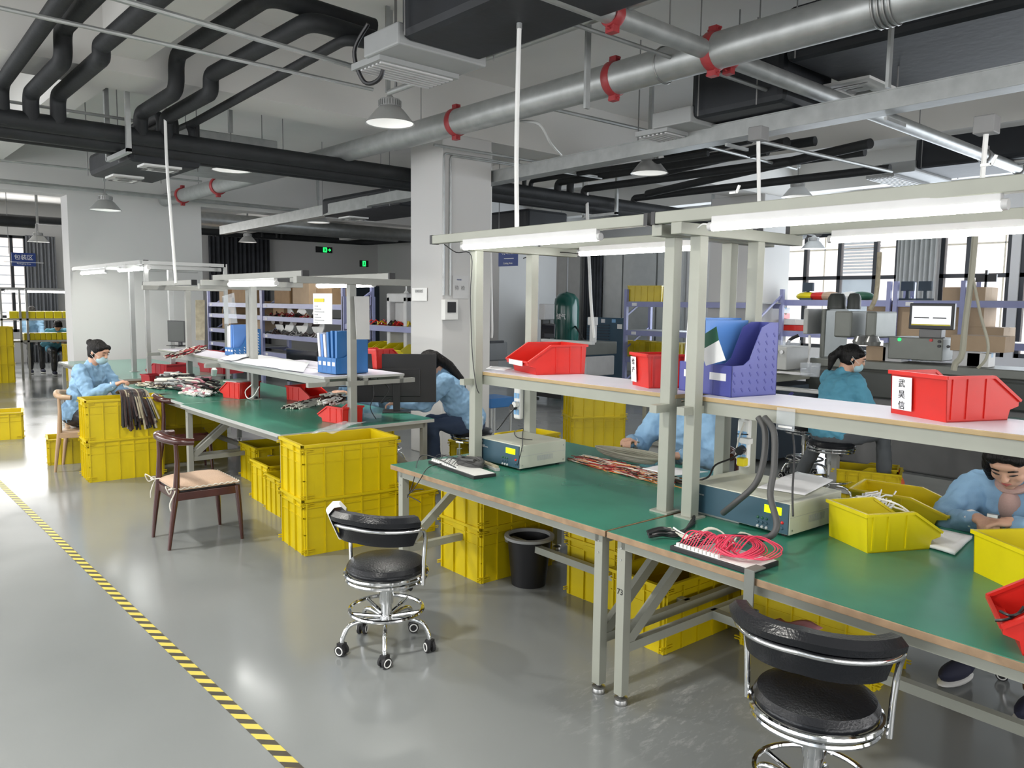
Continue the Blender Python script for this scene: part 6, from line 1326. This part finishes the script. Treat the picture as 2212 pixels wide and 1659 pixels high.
# tank
YT = 12.4; x0, x1 = Yp(1204, 690, YT).x, Yp(1243, 690, YT).x; zt_ = Yp(1224, 630, YT).z; r_ = (x1-x0)/2
t = thing('air_tank', 'tall dark green compressed air tank', 'tank', ((x0+x1)/2, YT, 0))
MB().lathe([(0, .3), (r_*.7, .33), (r_, .5), (r_, zt_-.32), (r_*.93, zt_-.16), (r_*.6, zt_-.05), (0, zt_)], n=36).build('vessel', 'tank', t, smooth=True); MB().cyl((0, 0, zt_), (0, 0, 3.3), .02, 8).build('pipe', 'grey', t)
for a in (0, 2.1, 4.2): MB().bar((r_*.8*cos(a), r_*.8*sin(a), 0), (r_*.8*cos(a), r_*.8*sin(a), .5), .05, .02).build('leg', 'tank', t)
text('储气', .14, 'nearwhite', t, (.12, -r_-.01, zt_-.55), (pi/2, 0, 0))
MB().tube(smoothpath([(r_, 0, zt_-.75), (r_+.2, -.1, zt_-.85), (r_+.5, -.2, zt_-1.1)], 6), .02, 8).build('hose', 'black', t, smooth=True)
# compressor
t = thing('compressor', 'dark blue-grey compressor cabinet with louvres between tank and rack', 'compressor', (0, 0, 0))
YK = 12.2; kx = lambda px: Yp(px, 740, YK).x; kz = lambda py: Yp(1300, py, YK).z
MB().b2(kx(1266), YK, 0, kx(1346), YK+.15, kz(686)).build('cabinet', 'compressor', t, bevel=.02)
lv = MB()
for i in range(6): lv.b2(kx(1269), YK-.03, kz(703+i*6), max(Yp(1316, 740, YK).x, kx(1269)+.06), YK, kz(701+i*6))
lv.build('louvre', 'greyblue', t)
MB().b2(kx(1333), YK-.01, kz(709), max(Yp(1343, 740, YK).x, kx(1333)+.06), YK, kz(699)).build('gauge', 'nearwhite', t); MB().b2(kx(1298), YK-.01, kz(697), max(Yp(1306, 740, YK).x, kx(1298)+.06), YK, kz(689)).build('label', 'paper', t); MB().b2(kx(1321), YK-.01, kz(696), max(Yp(1329, 740, YK).x, kx(1321)+.06), YK, kz(689)).build('sticker', 'socketblue', t)
# printer-like machine & cabinet right of the column
YP_ = 10.5; kx = lambda px: Yp(px, 740, YP_).x; kz = lambda py: Yp(1070, py, YP_).z
t = thing('printer', 'black and grey printer on a stand right of the column', 'printer', (0, 0, 0)); MB().b2(kx(1046), YP_, kz(783), max(Yp(1092, 740, YP_+.6).x, kx(1046)+.06), YP_+.6, kz(741)).build('body', 'grey', t, bevel=.05); MB().b2(kx(1046), YP_+.1, kz(744), max(Yp(1080, 740, YP_+.5).x, kx(1046)+.06), YP_+.5, kz(738)).build('lid', 'black', t, bevel=.01)
MB().b2(kx(1046), YP_, 0, max(Yp(1090, 740, YP_+.6).x, kx(1046)+.06), YP_+.6, kz(795)).build('stand', 'lightgrey', t)
t = thing('dark_cabinet', 'tall dark instrument cabinet just right of the column', 'cabinet', (0, 0, 0)); MB().b2(kx(1036), YP_+2, 0, max(Yp(1062, 740, YP_+2.5).x, kx(1036)+.06), YP_+2.5, kz(665)).build('body', 'cncdark', t, bevel=.01); MB().b2(kx(1044), YP_+1.99, kz(735), max(Yp(1056, 740, YP_+2.0).x, kx(1044)+.06), YP_+2.0, kz(700)).build('door', 'lightgrey', t)
p = Zp(1065, 868, .45); t = thing('blue_topped_trolley', 'small stand with a bright blue tray right of the column', 'trolley', (p.x, p.y, 0)); MB().b2(-.2, -.2, .40, .2, .2, .52).build('tray', 'blue', t, bevel=.01)
for a, b in ((-.16, -.16), (.16, -.16), (.16, .16), (-.16, .16)): MB().cyl((a, b, 0), (a, b, .4), .015, 8).build('leg', 'steel', t)
# table with white top behind far crates (1385..1410,870..965 leg)
p = Zp(1393, 962); t = thing('trolley_table', 'steel table leg and foot bar standing before the far yellow crates', 'table', (p.x, p.y, 0)); MB().b2(-.03, -.03, 0, .03, .03, .95).b2(.12, .2, 0, .18, .26, .95).build('leg', 'creamgrey', t); MB().b2(-.3, -.03, .03, .3, .03, .07).build('foot_bar', 'creamgrey', t); MB().b2(-.1, -.1, .95, 1.3, .5, .98).build('tabletop', 'machgrey', t)
# --- left racks with goods (behind the left bench, before the left far wall)
XR = -14.9
ly = lambda px: Xp(px, 700, XR).y
lz = lambda py: Xp(650, py, XR).z
ry0, ry1, ry2, ry3 = ly(440), ly(566), ly(655), ly(760)
YRk = 7.2
fx = lambda px: Yp(px, 700, YRk).x
fz = lambda py: Yp(700, py, YRk).z
rack('lavender storage rack with cartons left of the blue file boxes', fx(452), fx(566), YRk, .6, [fz(765), fz(728), fz(688), fz(658)], fz(622), 1)
rack('lavender storage rack with white cable reels behind the process sheet', fx(568), fx(742), YRk, .6, [fz(775), fz(731), fz(689), fz(658)], fz(615), 1)
rack('lavender storage rack with yellow bins left of the column', fx(744), fx(905), YRk, .6, [fz(750), fz(697)], fz(640), 1)
ci = 0
for (px, py, s, m) in ((475, 658, (.5, .4, .5), 'cardlight'), (508, 658, (.8, .4, .42), 'card'), (485, 688, (.7, .4, .38), 'card'), (535, 688, (.5, .4, .3), 'card'), (480, 728, (.5, .4, .45), 'card'), (540, 728, (.6, .4, .35), 'cardlight'), (600, 658, (.7, .4, .32), 'card'), (640, 658, (.7, .4, .4), 'cardlight'), (592, 689, (.5, .4, .25), 'card'), (690, 658, (.6, .4, .3), 'card'), (610, 625, (.6, .4, .25), 'card')):
    ci += 1; p = fx(px); z = fz(py)+.006
    if py == 625: continue
    boxcarton('brown carton on the left racks, %s shelf, %s' % ({658: 'top', 688: 'second', 689: 'second', 728: 'third'}[py], ('far left', 'left of the clear sign', 'dark one', 'behind the sign', 'lower left', 'behind the blue folder', 'over the looms', 'beside the upright', 'short one', 'behind the notice')[min(ci-1, 9)]), p, YRk+.3, z, s, m)
for i, px in enumerate((605, 634, 668, 588)):
    x = fx(px); t = thing('cable_reel', ('white cable reel on the rack, leftmost in the row', 'white cable reel in the middle of the row on the rack', 'white cable reel on the rack beside the notice sheet', 'white cable reel half hidden by the rack upright')[i], 'reel', (x, YRk+.2, fz(731)+.30), (R(90), 0, 0), 'white cable reels on the rack')
    MB().lathe([(0, 0), (.27, 0), (.27, .02), (0, .02)], n=32).build('flange', 'nearwhite', t, smooth=True); MB().lathe([(.1, .02), (.1, .18), (0, .18)], n=20).build('hub', 'brownwire', t, smooth=True)
def heap3(label, x0, x1, y, z, n, cols, r=.012, h=.09):
    mb = MB()
    for i in range(n):
        mb.mi = rnd.randrange(len(cols)); x = rnd.uniform(x0, x1); a = rnd.uniform(0, 6.28); l = rnd.uniform(.1, .3); b = rnd.uniform(0, h)
        mb.tube([(x, y, z+r), (x+l*.5*cos(a), y+.1*sin(a), z+r+b), (x+l*cos(a), y+.2*sin(a)*.8, z+r)], r, 5)
    return tag(mb.build('wire_heap', cols), label, 'wire heap', kind='stuff')
heap3('red and yellow wire looms heaped on the rack left of the column', fx(790), fx(868), YRk+.2, fz(697), 60, ['red', 'darkred', 'yellow', 'black'])
heap3('dark wire looms heaped on the top shelf of the reel rack', fx(570), fx(690), YRk+.15, fz(689), 80, ['brownwire', 'black', 'cardlight', 'darkred'])
heap3('dark looms hanging on the reel shelf front', fx(575), fx(700), YRk+.05, fz(731), 70, ['brownwire', 'black', 'grey'])
for i, px in enumerate((800, 822, 843, 862)): x = fx(px); picking_bin('parts_bin', ('yellow bin on the rack left of the column, leftmost of the row', 'yellow bin second in the row on the rack left of the column', 'yellow bin third in the row on the rack left of the column', 'yellow bin in the row on the rack touching the column edge')[i], (x, YRk+.15, fz(750)+.006), R(-90), .4, .26, .17, 'yellowbin')
t = thing('cut_off_press', 'grey arched press machine standing on the rack end left of the column', 'machine', (fx(845), YRk+.1, fz(750)+.006)); MB().b2(-.3, 0, 0, -.2, .4, .95).b2(.2, 0, 0, .3, .4, .95).b2(-.3, 0, .85, .3, .4, 1.0).b2(-.2, .1, .35, .2, .4, .85).build('frame', 'lightgrey', t, bevel=.02)
MB().lathe([(.0, 0), (.05, 0), (.03, .03), (.012, .05), (.012, .12), (.03, .14), (.02, .2), (0, .2)], (0, .2, 1.0), 16).build('handle', 'nearwhite', t, smooth=True)
# --- packing rack beyond the divider
XP_ = -19.0; py_ = lambda px: Xp(px, 700, XP_).y; pz = lambda y: Xp(80, y, XP_).z
t = thing('packing_bench', 'steel packing bench with shelf in the room beyond the divider wall', 'workbench', (0, 0, 0))
ya, yb = py_(-60), py_(190)
for z in (pz(735), pz(688)): MB().b2(XP_-.5, ya, z-.04, XP_, yb, z).build('shelf', 'machgrey', t)
for px in (45, 60, 4): y = py_(px); MB().b2(XP_-.04, y-.02, 0, XP_, y+.02, pz(625)).build('post', 'steel', t)
MB().b2(XP_-.04, ya, pz(625), XP_, yb, pz(622)).build('lamp_beam', 'steel', t)
tube_light('lit tube over the distant packing bench', (XP_-.02, py_(15), pz(627)), (XP_-.02, py_(150), pz(629)), 'tubefar', .02)
for row, (z, p0, p1, n) in enumerate(((pz(688), 22, 156, 7), (pz(735), 52, 158, 9))):
    for i in range(n):
        px = p0+(p1-p0)*(i+.5)/n; y = py_(px); w = (py_(p1)-py_(p0))/n*.94
        t = thing('storage_box', 'small yellow bin in the %s row on the distant packing bench' % ('upper', 'lower')[row], 'bin', (XP_-.2, y, z), 0, 'small yellow bins, %s row of the packing bench' % ('upper', 'lower')[row])
        MB().b2(-.15, -w/2, 0, .15, w/2, .15).build('body', 'yellowbin', t, bevel=.01)
# --- signs
def flat_sign(name, label, x, px0, px1, py0, py1, m, texts, cat='sign', axis='x', th=.01):
    if axis == 'x': a, b = Xp(px0, py0, x), Xp(px1, py1, x); c = (a+b)/2; w = abs(b.y-a.y); h = abs(a.z-b.z); t = thing(name, label, cat, c, R(90))
    else: a, b = Yp(px0, py0, x), Yp(px1, py1, x); c = (a+b)/2; w = abs(b.x-a.x); h = abs(a.z-b.z); t = thing(name, label, cat, c, 0)
    MB().b2(-w/2, 0, -h/2, w/2, th, h/2).build('panel', m, t)
    for s, size, x_, z_, mm in texts: text(s, size*h, mm, t, (x_*w, -.003, z_*h), (pi/2, 0, 0))
    return t
s = flat_sign('hanging_sign', 'blue hanging sign reading 包装区 before the far left window', -18.5, 24, 78, 545, 576, 'signblue', [('包装区', .42, 0, .14, 'nearwhite'), ('Packaging Area', .15, 0, -.32, 'nearwhite')])
MB().b2(-.35, -.003, -.06, .35, -.001, -.05).build('rule', 'nearwhite', s)
s = flat_sign('hanging_sign', 'blue hanging sign reading 切断区 seen below the front gantry beam', 9.0, 1077, 1118, 532, 574, 'signblue', [('切断区', .34, .0, .2, 'nearwhite'), ('Cutting Area', .13, 0, -.36, 'nearwhite')], axis='y')
MB().b2(-.1, -.003, -.05, .15, -.001, -.04).build('rule', 'nearwhite', s)
s = flat_sign('exit_sign', 'green lit exit sign with running figure and arrow on the far wall', -23.98, 682, 718, 532, 547, 'black', []); 
e = MB().b2(-.04, -.01, -.08, .10, -.003, .08); e.build('figure_panel', 'exitgreen', s); ar = MB().bar((.13, -.006, 0), (.24, -.006, 0), .006, .02).bar((.24, -.006, 0), (.19, -.006, .04), .006, .02).bar((.24, -.006, 0), (.19, -.006, -.04), .006, .02); ar.build('arrow', 'exitgreen', s)
g = MB().bar((.03, -.013, .05), (.03, -.013, .0), .006, .03).bar((.03, -.013, .0), (-.0, -.013, -.06), .006, .02).bar((.03, -.013, 0), (.07, -.013, -.05), .006, .02).bar((-.0, -.013, .03), (.07, -.013, .02), .006, .014); g.build('running_figure', 'black', s)
s = flat_sign('exit_sign', 'small green lit exit sign above the door, right of the arrow sign', -23.98, 777, 796, 562, 577, 'black', []); MB().b2(-.06, -.01, -.09, .06, -.003, .09).build('figure_panel', 'exitgreen', s)
g = MB().bar((0, -.013, .06), (0, -.013, .0), .006, .03).bar((0, -.013, .0), (-.03, -.013, -.06), .006, .02).bar((0, -.013, 0), (.03, -.013, -.05), .006, .02); g.build('running_figure', 'black', s)
s = flat_sign('exit_sign', 'small green floor-level exit sign on the right face of the column', -6.88, 992, 1008, 858, 870, 'exitgreen', [])
s = flat_sign('wall_notice', 'white notice with small lettering on the left face of the column', 5.105, 890, 922, 622, 650, 'nearwhite', [('待检验区', .28, 0, .22, 'grey')], 'notice', 'y', .003)
s = flat_sign('wall_notice', 'larger pale notice with curled tape beside the switch box on the column', -6.893, 978, 1012, 595, 645, 'lightgrey', [('待  检', .22, -.05, -.05, 'grey'), ('待检验区', .07, -.1, .32, 'signblue')], 'notice', 'x', .003)
# red fire hose disc & small bits
p = Xp(1046, 610, -13.4)
# far bright column between opening and tank is structure; cross braces
# hanger rods of the hanging signs, and lettering turned into plain meshes
for o in [x for x in bpy.data.objects if x.name.startswith('hanging_sign')]:
    for s in (-1, 1): MB().cyl((s*.25, .005, .1), (s*.25, .005, CZ-o.location.z), .006, 6).build('hanger_rod', 'grey', o)
bpy.context.view_layer.update(); dg = bpy.context.evaluated_depsgraph_get()
for o in [x for x in bpy.data.objects if x.type == 'FONT']:
    me = bpy.data.meshes.new_from_object(o.evaluated_get(dg)); n = o.name; pa = o.parent; mb_ = o.matrix_basis.copy(); bpy.data.objects.remove(o)
    q = bpy.data.objects.new(n, me); COL.objects.link(q); q.parent = pa; q.matrix_basis = mb_
